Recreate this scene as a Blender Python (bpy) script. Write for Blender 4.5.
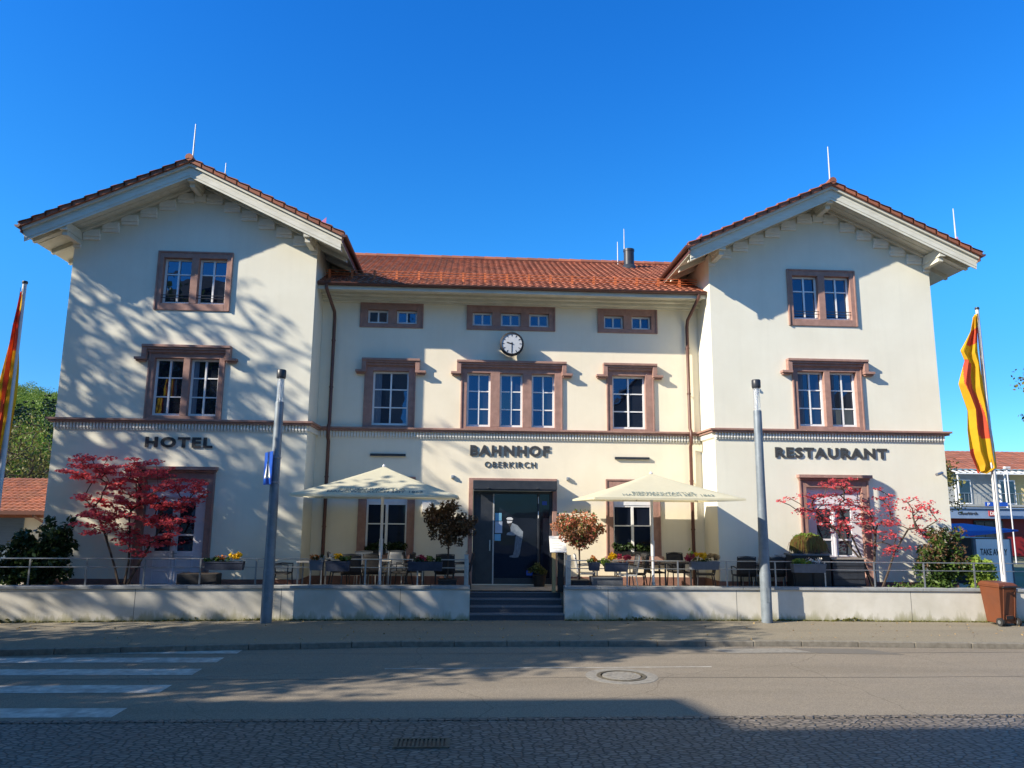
import bpy, math, random
import numpy as np
from mathutils import Matrix, Vector

for o in list(bpy.data.objects):
    bpy.data.objects.remove(o)
S = bpy.context.scene
C = S.collection
random.seed(7)
RNG = np.random.default_rng(11)
R = math.radians

# ------------------------------------------------------------------ camera
cam = bpy.data.objects.new('camera', bpy.data.cameras.new('camera'))
C.objects.link(cam)
S.camera = cam
cam.data.sensor_width = 36
cam.data.lens = 740 / 1024 * 36
cam.data.clip_start = 0.1
cam.data.clip_end = 2000
rt = Vector((0.99813418, -0.06032285, 0.00945104))
up = Vector((-0.01945053, -0.16740565, 0.98569621))
fw = Vector((0.05787784, 0.9840409, 0.16826662))
m = Matrix((rt, up, -fw)).transposed().to_4x4()
m.translation = (0, -20.5, 2.7)
cam.matrix_world = m

# ------------------------------------------------------------------ world, sun, exposure
SUN = Vector((-2.5, -1.0, 1.55)).normalized()         # towards the sun
W = bpy.data.worlds.new('World')
S.world = W
W.use_nodes = True
nt = W.node_tree
nt.nodes.clear()
sky = nt.nodes.new('ShaderNodeTexSky')
sky.sky_type = 'NISHITA'
sky.sun_disc = False
sky.sun_elevation = math.asin(SUN.z)
sky.sun_rotation = math.atan2(SUN.x, SUN.y)
sky.air_density = 1.0
sky.dust_density = 0.15
sky.ozone_density = 3.5
sky.altitude = 300
hs = nt.nodes.new('ShaderNodeHueSaturation')
hs.inputs['Saturation'].default_value = 1.3
hs.inputs['Value'].default_value = 1.0
bg = nt.nodes.new('ShaderNodeBackground')
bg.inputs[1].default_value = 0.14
ow = nt.nodes.new('ShaderNodeOutputWorld')
nt.links.new(sky.outputs[0], hs.inputs['Color'])
mxs = nt.nodes.new('ShaderNodeMix')
mxs.data_type = 'RGBA'
mxs.blend_type = 'MULTIPLY'
mxs.inputs[0].default_value = 1.0
geo = nt.nodes.new('ShaderNodeTexCoord')
sep = nt.nodes.new('ShaderNodeSeparateXYZ')
nt.links.new(geo.outputs['Generated'], sep.inputs[0])
rmp = nt.nodes.new('ShaderNodeValToRGB')          # deep blue band; overhead sky out of view boosted warm, added fill for shaded walls
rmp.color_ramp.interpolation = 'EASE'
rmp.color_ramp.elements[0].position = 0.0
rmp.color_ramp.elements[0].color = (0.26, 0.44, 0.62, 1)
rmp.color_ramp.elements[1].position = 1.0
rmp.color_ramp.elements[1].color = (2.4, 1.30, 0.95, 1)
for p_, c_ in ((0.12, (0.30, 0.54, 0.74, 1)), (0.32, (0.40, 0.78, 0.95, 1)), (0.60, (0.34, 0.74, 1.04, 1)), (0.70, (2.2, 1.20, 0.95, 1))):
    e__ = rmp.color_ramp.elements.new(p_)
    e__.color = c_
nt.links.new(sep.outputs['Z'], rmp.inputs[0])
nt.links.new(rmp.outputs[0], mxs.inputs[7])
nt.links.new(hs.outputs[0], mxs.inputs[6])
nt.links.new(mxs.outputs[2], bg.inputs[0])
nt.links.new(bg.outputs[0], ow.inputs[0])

sl = bpy.data.lights.new('sun', 'SUN')
sl.energy = 5.0
sl.angle = R(0.5)
sl.color = (1.0, 0.90, 0.74)
so = bpy.data.objects.new('sun', sl)
C.objects.link(so)
so.rotation_euler = (-SUN).to_track_quat('-Z', 'Y').to_euler()
so.location = (-30, -20, 30)

S.view_settings.view_transform = 'Standard'
S.view_settings.look = 'None'
S.view_settings.gamma = 1
S.view_settings.use_curve_mapping = False
S.view_settings.exposure = 0.96
S.render.engine = 'CYCLES'


# ------------------------------------------------------------------ materials
def lin(c):
    return (c[0], c[1], c[2], 1)


def M(name, c1, c2=None, scale=4, rough=0.8, bump=0.0, bscale=40, metal=0.0, spec=0.4, c3=None,
      s3=0.6, f3=0.5, stretch=(1, 1, 1), bdist=0.01, trans=0.0, attr=None, lo=0.35, hi=0.65):
    """Procedural material: two colours mixed by noise, a third by a wider noise, and bump."""
    mt = bpy.data.materials.new(name)
    mt.use_nodes = True
    n = mt.node_tree
    b = n.nodes['Principled BSDF']
    b.inputs['Roughness'].default_value = rough
    b.inputs['Metallic'].default_value = metal
    b.inputs['Specular IOR Level'].default_value = spec
    tc = n.nodes.new('ShaderNodeTexCoord')
    mp = n.nodes.new('ShaderNodeMapping')
    mp.inputs['Scale'].default_value = stretch
    n.links.new(tc.outputs['Object'], mp.inputs[0])
    if c2 is None:
        c2 = tuple(x * 0.88 for x in c1)
    if attr:
        src = n.nodes.new('ShaderNodeAttribute')
        src.attribute_name = attr
        fac = src.outputs['Fac']
        mix = n.nodes.new('ShaderNodeMix')
        mix.data_type = 'RGBA'
        n.links.new(fac, mix.inputs[0])
    else:
        ns = n.nodes.new('ShaderNodeTexNoise')
        ns.inputs['Scale'].default_value = scale
        ns.inputs['Detail'].default_value = 6
        ns.inputs['Roughness'].default_value = 0.62
        n.links.new(mp.outputs[0], ns.inputs['Vector'])
        mr = n.nodes.new('ShaderNodeMapRange')
        mr.inputs[1].default_value = lo
        mr.inputs[2].default_value = hi
        n.links.new(ns.outputs['Fac'], mr.inputs[0])
        mix = n.nodes.new('ShaderNodeMix')
        mix.data_type = 'RGBA'
        n.links.new(mr.outputs[0], mix.inputs[0])
    mix.inputs[6].default_value = lin(c1)
    mix.inputs[7].default_value = lin(c2)
    out = mix.outputs[2]
    if c3 is not None:
        n3 = n.nodes.new('ShaderNodeTexNoise')
        n3.inputs['Scale'].default_value = s3
        n3.inputs['Detail'].default_value = 5
        n.links.new(tc.outputs['Object'], n3.inputs['Vector'])
        m3 = n.nodes.new('ShaderNodeMapRange')
        m3.inputs[1].default_value = 0.45
        m3.inputs[2].default_value = 0.72
        m3.inputs[4].default_value = f3
        n.links.new(n3.outputs['Fac'], m3.inputs[0])
        mx = n.nodes.new('ShaderNodeMix')
        mx.data_type = 'RGBA'
        n.links.new(m3.outputs[0], mx.inputs[0])
        n.links.new(out, mx.inputs[6])
        mx.inputs[7].default_value = lin(c3)
        out = mx.outputs[2]
    n.links.new(out, b.inputs['Base Color'])
    if bump:
        nb = n.nodes.new('ShaderNodeTexNoise')
        nb.inputs['Scale'].default_value = bscale
        nb.inputs['Detail'].default_value = 4
        n.links.new(mp.outputs[0], nb.inputs['Vector'])
        bp = n.nodes.new('ShaderNodeBump')
        bp.inputs['Strength'].default_value = bump
        bp.inputs['Distance'].default_value = bdist
        n.links.new(nb.outputs['Fac'], bp.inputs['Height'])
        n.links.new(bp.outputs[0], b.inputs['Normal'])
    if trans:
        tr = n.nodes.new('ShaderNodeBsdfTranslucent')
        n.links.new(out, tr.inputs[0])
        ms = n.nodes.new('ShaderNodeMixShader')
        ms.inputs[0].default_value = trans
        n.links.new(b.outputs[0], ms.inputs[1])
        n.links.new(tr.outputs[0], ms.inputs[2])
        n.links.new(ms.outputs[0], n.nodes['Material Output'].inputs[0])
    return mt


def wall_mat(name, c1, c2, c3):
    """Painted render: wide tonal drift, faint vertical rain marks, fine grain."""
    mt = M(name, c1, c2, scale=1.3, rough=0.92, bump=0.35, bscale=70, spec=0.15, c3=c3, s3=0.9, f3=0.4, bdist=0.006)
    n = mt.node_tree
    b = n.nodes['Principled BSDF']
    src = b.inputs['Base Color'].links[0].from_socket
    tc = n.nodes.new('ShaderNodeTexCoord')
    mp = n.nodes.new('ShaderNodeMapping')
    mp.inputs['Scale'].default_value = (5.0, 5.0, 0.28)
    n.links.new(tc.outputs['Object'], mp.inputs[0])
    ns = n.nodes.new('ShaderNodeTexNoise')
    ns.inputs['Scale'].default_value = 1.5
    ns.inputs['Detail'].default_value = 7
    n.links.new(mp.outputs[0], ns.inputs['Vector'])
    mr = n.nodes.new('ShaderNodeMapRange')
    mr.inputs[1].default_value = 0.5
    mr.inputs[2].default_value = 0.8
    mr.inputs[4].default_value = 0.13
    n.links.new(ns.outputs['Fac'], mr.inputs[0])
    mx = n.nodes.new('ShaderNodeMix')
    mx.data_type = 'RGBA'
    mx.inputs[7].default_value = lin(tuple(x * 0.72 for x in c1))
    n.links.new(mr.outputs[0], mx.inputs[0])
    n.links.new(src, mx.inputs[6])
    n.links.new(mx.outputs[2], b.inputs['Base Color'])
    return mt


m_wing = wall_mat('render_wing', (0.73, 0.71, 0.595), (0.70, 0.675, 0.56), (0.66, 0.635, 0.52))
m_main = wall_mat('render_main', (0.78, 0.71, 0.56), (0.745, 0.675, 0.525), (0.70, 0.625, 0.475))
m_stone = M('sandstone', (0.36, 0.215, 0.175), (0.27, 0.155, 0.128), scale=6, rough=0.85, bump=0.4, bscale=60, c3=(0.24, 0.15, 0.12), s3=2.2, f3=0.6)
m_plinth = M('sandstone_plinth', (0.26, 0.14, 0.11), (0.18, 0.10, 0.08), scale=5, rough=0.9, bump=0.5, bscale=40)
m_wood = M('painted_timber', (0.66, 0.64, 0.54), (0.58, 0.56, 0.46), scale=3, rough=0.6, stretch=(1, 1, 6), bump=0.2, bscale=30, c3=(0.46, 0.43, 0.34), s3=1.6, f3=0.5)
m_trim = M('painted_trim', (0.76, 0.75, 0.69), (0.70, 0.69, 0.63), scale=8, rough=0.7, bump=0.2, bscale=50)
m_white = M('window_paint', (0.78, 0.78, 0.76), (0.70, 0.70, 0.69), scale=8, rough=0.35)
m_doorpaint = M('door_paint', (0.66, 0.66, 0.70), (0.58, 0.58, 0.63), scale=5, rough=0.4, bump=0.1)
m_tile = M('roof_tile', (0.37, 0.125, 0.066), (0.22, 0.078, 0.046), rough=0.75, attr='tone', c3=(0.20, 0.10, 0.06), s3=1.1, f3=0.45, bump=0.4, bscale=60)
m_gutter = M('gutter_brown', (0.115, 0.045, 0.032), (0.085, 0.035, 0.026), scale=5, rough=0.45, spec=0.5)
m_steel = M('galvanised_steel', (0.40, 0.42, 0.44), (0.30, 0.32, 0.34), scale=12, rough=0.38, metal=0.75)
m_lampgrey = M('lamp_grey_paint', (0.20, 0.235, 0.27), (0.155, 0.185, 0.215), scale=6, rough=0.5, metal=0.2, c3=(0.12, 0.14, 0.16), s3=2.5, f3=0.6)
m_whitepole = M('white_pole', (0.60, 0.60, 0.60), (0.50, 0.50, 0.51), scale=4, rough=0.35)
m_dark = M('anthracite_metal', (0.022, 0.026, 0.034), (0.034, 0.038, 0.046), scale=5, rough=0.4)
m_letter = M('letter_metal', (0.040, 0.042, 0.044), (0.06, 0.06, 0.06), scale=20, rough=0.4)
m_black = M('black_plastic', (0.012, 0.012, 0.013), (0.02, 0.02, 0.02), scale=10, rough=0.5)
m_wicker = M('dark_wicker', (0.035, 0.033, 0.033), (0.012, 0.012, 0.013), scale=60, rough=0.65, bump=0.8, bscale=90)
m_lightseat = M('light_mesh_fabric', (0.52, 0.52, 0.52), (0.42, 0.42, 0.43), scale=40, rough=0.7, bump=0.4, bscale=90)
m_tabletop = M('table_top', (0.42, 0.40, 0.37), (0.32, 0.30, 0.28), scale=8, rough=0.4, stretch=(1, 8, 1))
m_canvas = M('parasol_canvas', (0.82, 0.78, 0.60), (0.78, 0.74, 0.56), scale=3, rough=0.9, bump=0.12, bscale=120, trans=0.45, spec=0.1)
m_print = M('parasol_print', (0.16, 0.20, 0.18), (0.20, 0.24, 0.22), scale=30, rough=0.9)
m_planter = M('slate_planter', (0.035, 0.045, 0.075), (0.02, 0.026, 0.045), scale=8, rough=0.55, bump=0.4, bscale=30)
m_planter2 = M('grey_planter', (0.12, 0.135, 0.16), (0.09, 0.10, 0.12), scale=8, rough=0.6)
m_black2 = M('black_box', (0.016, 0.016, 0.018), (0.03, 0.03, 0.034), scale=6, rough=0.55, stretch=(1, 1, 9))
m_wallwhite = M('painted_garden_wall', (0.60, 0.575, 0.51), (0.52, 0.495, 0.43), scale=1.4, rough=0.9, bump=0.3, bscale=50, c3=(0.40, 0.37, 0.29), s3=1.3, f3=0.55)
def foot_stain(mt, col, h=0.16):
    n = mt.node_tree
    b = n.nodes['Principled BSDF']
    src = b.inputs['Base Color'].links[0].from_socket
    tc = n.nodes.new('ShaderNodeTexCoord')
    sp = n.nodes.new('ShaderNodeSeparateXYZ')
    n.links.new(tc.outputs['Object'], sp.inputs[0])
    mp = n.nodes.new('ShaderNodeMapping')
    mp.inputs['Scale'].default_value = (2.2, 2.2, 0.6)
    n.links.new(tc.outputs['Object'], mp.inputs[0])
    ns = n.nodes.new('ShaderNodeTexNoise')
    ns.inputs['Scale'].default_value = 1.6
    ns.inputs['Detail'].default_value = 8
    ns.inputs['Roughness'].default_value = 0.7
    n.links.new(mp.outputs[0], ns.inputs['Vector'])
    nm = n.nodes.new('ShaderNodeMapRange')
    nm.inputs[1].default_value = 0.38
    nm.inputs[2].default_value = 0.68
    nm.inputs[3].default_value = 0.02
    nm.inputs[4].default_value = h * 2.6
    n.links.new(ns.outputs['Fac'], nm.inputs[0])
    dv = n.nodes.new('ShaderNodeMath')
    dv.operation = 'DIVIDE'
    n.links.new(sp.outputs['Z'], dv.inputs[0])
    n.links.new(nm.outputs[0], dv.inputs[1])
    mr = n.nodes.new('ShaderNodeMapRange')
    mr.inputs[1].default_value = 0.0
    mr.inputs[2].default_value = 1.0
    mr.inputs[3].default_value = 0.85
    mr.inputs[4].default_value = 0.0
    n.links.new(dv.outputs[0], mr.inputs[0])
    mx = n.nodes.new('ShaderNodeMix')
    mx.data_type = 'RGBA'
    mx.inputs[7].default_value = lin(col)
    n.links.new(mr.outputs[0], mx.inputs[0])
    n.links.new(src, mx.inputs[6])
    n.links.new(mx.outputs[2], b.inputs['Base Color'])


foot_stain(m_wallwhite, (0.20, 0.19, 0.07))
m_coping = M('concrete_coping', (0.30, 0.31, 0.31), (0.23, 0.24, 0.24), scale=6, rough=0.85, bump=0.3, bscale=60)
m_pave = M('terrace_paving', (0.44, 0.36, 0.27), (0.36, 0.29, 0.22), scale=3, rough=0.85, bump=0.2)
m_step = M('granite_steps', (0.060, 0.066, 0.080), (0.042, 0.047, 0.058), scale=30, rough=0.6)
m_stepedge = M('granite_nosing', (0.16, 0.17, 0.19), (0.12, 0.13, 0.15), scale=30, rough=0.5)
m_bin = M('brown_plastic', (0.135, 0.040, 0.015), (0.11, 0.034, 0.013), scale=3, rough=0.55, bump=0.05, c3=(0.12, 0.045, 0.025), s3=5, f3=0.4)
m_rubber = M('rubber', (0.015, 0.015, 0.016), (0.025, 0.025, 0.025), scale=20, rough=0.8)
m_bark = M('bark', (0.085, 0.062, 0.045), (0.045, 0.033, 0.025), scale=14, rough=0.95, bump=0.7, bscale=30, stretch=(1, 1, 0.3))
m_paper = M('white_paper', (0.80, 0.80, 0.78), (0.76, 0.76, 0.74), scale=4, rough=0.7)
m_blue = M('sign_blue', (0.012, 0.075, 0.42), (0.010, 0.065, 0.38), scale=4, rough=0.3)
m_blueawn = M('awning_blue', (0.02, 0.13, 0.50), (0.018, 0.11, 0.44), scale=4, rough=0.7)
m_redwall = M('red_cladding', (0.23, 0.012, 0.012), (0.18, 0.010, 0.010), scale=2, rough=0.5)
m_bluegrey = M('bluegrey_fascia', (0.20, 0.28, 0.42), (0.17, 0.24, 0.37), scale=2, rough=0.5)
m_ochre = M('ochre_render', (0.62, 0.50, 0.24), (0.55, 0.44, 0.21), scale=1.5, rough=0.9, bump=0.2)
m_greyrender = M('grey_render', (0.34, 0.35, 0.34), (0.28, 0.29, 0.28), scale=1.5, rough=0.9, bump=0.2)
m_kerb = M('granite_kerb', (0.21, 0.19, 0.155), (0.14, 0.125, 0.10), scale=9, rough=0.85, bump=0.4, bscale=50)
m_mark = M('road_paint', (0.54, 0.52, 0.48), (0.30, 0.285, 0.26), scale=5, rough=0.7, bump=0.3, bscale=60, c3=(0.24, 0.23, 0.21), s3=7, f3=0.7)
m_iron = M('cast_iron', (0.15, 0.13, 0.095), (0.07, 0.06, 0.045), scale=14, rough=0.6, metal=0.3, bump=0.4, bscale=50)
m_conc = M('concrete_patch', (0.25, 0.235, 0.205), (0.17, 0.155, 0.135), scale=10, rough=0.9, bump=0.5, bscale=60)
m_ychrome = M('brass_pin', (0.55, 0.42, 0.2), rough=0.4)
m_fy = M('flag_yellow', (0.80, 0.50, 0.02), (0.72, 0.43, 0.02), scale=2, rough=0.8, trans=0.5)
m_fr = M('flag_red', (0.75, 0.12, 0.05), (0.62, 0.09, 0.045), scale=2, rough=0.8, trans=0.5)
m_soil = M('soil', (0.06, 0.04, 0.028), (0.035, 0.025, 0.018), scale=10, rough=1, bump=0.8)


def leafmat(name, c1, c2, tr=0.3, rough=0.55):
    return M(name, c1, c2, rough=rough, attr='tone', trans=tr, spec=0.3)


l_red = leafmat('maple_leaf_red', (0.90, 0.17, 0.18), (0.50, 0.055, 0.075), 0.5)
l_dark = leafmat('shrub_leaf_dark', (0.045, 0.075, 0.020), (0.016, 0.034, 0.012), 0.2, 0.35)
l_mid = leafmat('shrub_leaf_green', (0.10, 0.16, 0.03), (0.035, 0.07, 0.018), 0.25, 0.4)
l_gold = leafmat('leaf_golden', (0.42, 0.34, 0.05), (0.14, 0.16, 0.03), 0.3)
l_lime = leafmat('leaf_lime', (0.26, 0.34, 0.05), (0.10, 0.18, 0.03), 0.3)
l_bronze = leafmat('leaf_bronze', (0.17, 0.085, 0.045), (0.05, 0.045, 0.022), 0.2, 0.4)
l_pink = leafmat('leaf_pink', (0.62, 0.20, 0.13), (0.17, 0.13, 0.04), 0.3)
l_yel = leafmat('petal_yellow', (0.80, 0.52, 0.01), (0.72, 0.40, 0.01), 0.25)
l_mag = leafmat('petal_magenta', (0.50, 0.05, 0.09), (0.30, 0.03, 0.06), 0.25)
l_orange = leafmat('petal_orange', (0.62, 0.22, 0.04), (0.45, 0.14, 0.03), 0.25)
l_white = leafmat('petal_white', (0.75, 0.72, 0.66), (0.62, 0.58, 0.50), 0.25)
l_straw = leafmat('grass_straw', (0.52, 0.36, 0.16), (0.30, 0.20, 0.09), 0.25)
l_hill = leafmat('hill_foliage', (0.20, 0.29, 0.035), (0.08, 0.14, 0.022), 0.3)
l_fir = leafmat('fir_foliage', (0.035, 0.075, 0.045), (0.018, 0.042, 0.028), 0.1)
l_bud = leafmat('budding_foliage', (0.20, 0.19, 0.045), (0.08, 0.08, 0.025), 0.3)
l_street = leafmat('street_tree_leaf', (0.13, 0.17, 0.04), (0.06, 0.09, 0.02), 0.3)


def glass_mat(name, base=(0.008, 0.010, 0.016), ior=2.1, rough=0.015, tint=(0.5, 0.7, 1.0)):
    mt = bpy.data.materials.new(name)
    mt.use_nodes = True
    n = mt.node_tree
    b = n.nodes['Principled BSDF']
    b.inputs['Roughness'].default_value = rough
    b.inputs['IOR'].default_value = ior
    b.inputs['Specular Tint'].default_value = lin(tint)
    tc = n.nodes.new('ShaderNodeTexCoord')
    ns = n.nodes.new('ShaderNodeTexNoise')
    ns.inputs['Scale'].default_value = 1.6
    ns.inputs['Detail'].default_value = 3
    n.links.new(tc.outputs['Object'], ns.inputs['Vector'])
    mix = n.nodes.new('ShaderNodeMix')
    mix.data_type = 'RGBA'
    mix.inputs[6].default_value = lin(base)
    mix.inputs[7].default_value = lin(tuple(x * 2.2 for x in base))
    n.links.new(ns.outputs['Fac'], mix.inputs[0])
    n.links.new(mix.outputs[2], b.inputs['Base Color'])
    # old panes are never flat: a slow waviness bends the reflections
    n2 = n.nodes.new('ShaderNodeTexNoise')
    n2.inputs['Scale'].default_value = 2.4
    n2.inputs['Detail'].default_value = 1
    n.links.new(tc.outputs['Object'], n2.inputs['Vector'])
    bp = n.nodes.new('ShaderNodeBump')
    bp.inputs['Strength'].default_value = 0.25
    bp.inputs['Distance'].default_value = 0.008
    n.links.new(n2.outputs['Fac'], bp.inputs['Height'])
    n.links.new(bp.outputs[0], b.inputs['Normal'])
    return mt


m_glass = glass_mat('window_glass')
m_curtain = M('grey_curtain', (0.10, 0.13, 0.18), (0.05, 0.07, 0.11), scale=12, rough=0.3, spec=0.8, stretch=(6, 1, 0.5))
m_glass2 = glass_mat('shop_glass', (0.006, 0.008, 0.014), 1.5, 0.02)
m_clear = bpy.data.materials.new('clear_acrylic')
m_clear.use_nodes = True
_b = m_clear.node_tree.nodes['Principled BSDF']
_b.inputs['Base Color'].default_value = (0.85, 0.9, 0.95, 1)
_b.inputs['Roughness'].default_value = 0.06
_b.inputs['Transmission Weight'].default_value = 0.85
_b.inputs['IOR'].default_value = 1.2


def asphalt_mat(name, c1, c2, c3):
    mt = M(name, c1, c2, scale=60, rough=0.9, bump=0.5, bscale=70, c3=c3, s3=0.9, f3=0.7, bdist=0.012, lo=0.36, hi=0.64, spec=0.25)
    n = mt.node_tree
    b = n.nodes['Principled BSDF']
    src = b.inputs['Base Color'].links[0].from_socket
    tc = n.nodes.new('ShaderNodeTexCoord')
    # wheel-track drift stretched along the street
    mp = n.nodes.new('ShaderNodeMapping')
    mp.inputs['Scale'].default_value = (0.12, 1.1, 1)
    n.links.new(tc.outputs['Object'], mp.inputs[0])
    ns = n.nodes.new('ShaderNodeTexNoise')
    ns.inputs['Scale'].default_value = 1.6
    ns.inputs['Detail'].default_value = 6
    n.links.new(mp.outputs[0], ns.inputs['Vector'])
    mr = n.nodes.new('ShaderNodeMapRange')
    mr.inputs[1].default_value = 0.42
    mr.inputs[2].default_value = 0.7
    mr.inputs[4].default_value = 0.5
    n.links.new(ns.outputs['Fac'], mr.inputs[0])
    mx = n.nodes.new('ShaderNodeMix')
    mx.data_type = 'RGBA'
    mx.inputs[7].default_value = lin(tuple(x * 0.62 for x in c1))
    n.links.new(mr.outputs[0], mx.inputs[0])
    n.links.new(src, mx.inputs[6])
    # pale aggregate showing through the worn surface
    gr = n.nodes.new('ShaderNodeTexVoronoi')
    gr.inputs['Scale'].default_value = 60
    n.links.new(tc.outputs['Object'], gr.inputs['Vector'])
    gb = n.nodes.new('ShaderNodeRGBToBW')
    n.links.new(gr.outputs['Color'], gb.inputs[0])
    gm = n.nodes.new('ShaderNodeMapRange')
    gm.inputs[1].default_value = 0.25
    gm.inputs[2].default_value = 0.75
    gm.inputs[3].default_value = 0.86
    gm.inputs[4].default_value = 1.14
    n.links.new(gb.outputs[0], gm.inputs[0])
    gx = n.nodes.new('ShaderNodeVectorMath')
    gx.operation = 'SCALE'
    n.links.new(mx.outputs[2], gx.inputs[0])
    n.links.new(gm.outputs[0], gx.inputs['Scale'])
    # thin cracks
    vo = n.nodes.new('ShaderNodeTexVoronoi')
    vo.feature = 'DISTANCE_TO_EDGE'
    vo.inputs['Scale'].default_value = 0.35
    nz = n.nodes.new('ShaderNodeTexNoise')
    nz.inputs['Scale'].default_value = 1.4
    nz.inputs['Detail'].default_value = 6
    n.links.new(tc.outputs['Object'], nz.inputs['Vector'])
    ad = n.nodes.new('ShaderNodeMix')
    ad.data_type = 'VECTOR'
    ad.inputs[0].default_value = 0.35
    n.links.new(tc.outputs['Object'], ad.inputs[4])
    n.links.new(nz.outputs['Color'], ad.inputs[5])
    n.links.new(ad.outputs[1], vo.inputs['Vector'])
    lt = n.nodes.new('ShaderNodeMath')
    lt.operation = 'LESS_THAN'
    lt.inputs[1].default_value = 0.0024
    n.links.new(vo.outputs['Distance'], lt.inputs[0])
    ml = n.nodes.new('ShaderNodeMath')
    ml.operation = 'MULTIPLY'
    ml.inputs[1].default_value = 0.4
    n.links.new(lt.outputs[0], ml.inputs[0])
    mx2 = n.nodes.new('ShaderNodeMix')
    mx2.data_type = 'RGBA'
    mx2.inputs[7].default_value = lin(tuple(x * 0.3 for x in c1))
    n.links.new(ml.outputs[0], mx2.inputs[0])
    n.links.new(gx.outputs[0], mx2.inputs[6])
    n.links.new(mx2.outputs[2], b.inputs['Base Color'])
    return mt


m_asph = asphalt_mat('street_asphalt', (0.262, 0.222, 0.172), (0.172, 0.146, 0.113), (0.20, 0.172, 0.138))
m_walk = asphalt_mat('pavement_asphalt', (0.265, 0.230, 0.170), (0.175, 0.152, 0.113), (0.22, 0.195, 0.145))


def cobble_mat():
    mt = bpy.data.materials.new('granite_setts')
    mt.use_nodes = True
    n = mt.node_tree
    b = n.nodes['Principled BSDF']
    b.inputs['Roughness'].default_value = 0.62
    tc = n.nodes.new('ShaderNodeTexCoord')
    mp = n.nodes.new('ShaderNodeMapping')
    mp.inputs['Scale'].default_value = (8.2, 13.5, 6)
    n.links.new(tc.outputs['Object'], mp.inputs[0])
    # arcs: bend the rows with a slow wave
    wv = n.nodes.new('ShaderNodeTexWave')
    wv.wave_type = 'BANDS'
    wv.bands_direction = 'X'
    wv.inputs['Scale'].default_value = 0.16
    n.links.new(tc.outputs['Object'], wv.inputs['Vector'])
    cx = n.nodes.new('ShaderNodeCombineXYZ')
    mm = n.nodes.new('ShaderNodeMath')
    mm.operation = 'MULTIPLY'
    mm.inputs[1].default_value = 2.6
    n.links.new(wv.outputs['Fac'], mm.inputs[0])
    n.links.new(mm.outputs[0], cx.inputs[1])
    va = n.nodes.new('ShaderNodeVectorMath')
    va.operation = 'ADD'
    n.links.new(mp.outputs[0], va.inputs[0])
    n.links.new(cx.outputs[0], va.inputs[1])
    v1 = n.nodes.new('ShaderNodeTexVoronoi')
    v1.feature = 'DISTANCE_TO_EDGE'
    v1.inputs['Scale'].default_value = 1.0
    v1.inputs['Randomness'].default_value = 0.8
    v2 = n.nodes.new('ShaderNodeTexVoronoi')
    v2.inputs['Scale'].default_value = 1.0
    v2.inputs['Randomness'].default_value = 0.8
    n.links.new(va.outputs[0], v1.inputs['Vector'])
    n.links.new(va.outputs[0], v2.inputs['Vector'])
    mr = n.nodes.new('ShaderNodeMapRange')
    mr.inputs[1].default_value = 0.03
    mr.inputs[2].default_value = 0.16
    n.links.new(v1.outputs['Distance'], mr.inputs[0])
    bw = n.nodes.new('ShaderNodeRGBToBW')
    n.links.new(v2.outputs['Color'], bw.inputs[0])
    m1 = n.nodes.new('ShaderNodeMix')
    m1.data_type = 'RGBA'
    m1.inputs[6].default_value = (0.115, 0.096, 0.080, 1)
    m1.inputs[7].default_value = (0.22, 0.185, 0.155, 1)
    n.links.new(bw.outputs[0], m1.inputs[0])
    m2 = n.nodes.new('ShaderNodeMix')
    m2.data_type = 'RGBA'
    m2.inputs[6].default_value = (0.042, 0.039, 0.034, 1)
    n.links.new(mr.outputs[0], m2.inputs[0])
    n.links.new(m1.outputs[2], m2.inputs[7])
    n.links.new(m2.outputs[2], b.inputs['Base Color'])
    bp = n.nodes.new('ShaderNodeBump')
    bp.inputs['Strength'].default_value = 0.9
    bp.inputs['Distance'].default_value = 0.02
    n.links.new(mr.outputs[0], bp.inputs['Height'])
    n.links.new(bp.outputs[0], b.inputs['Normal'])
    return mt


m_cob = cobble_mat()


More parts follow.
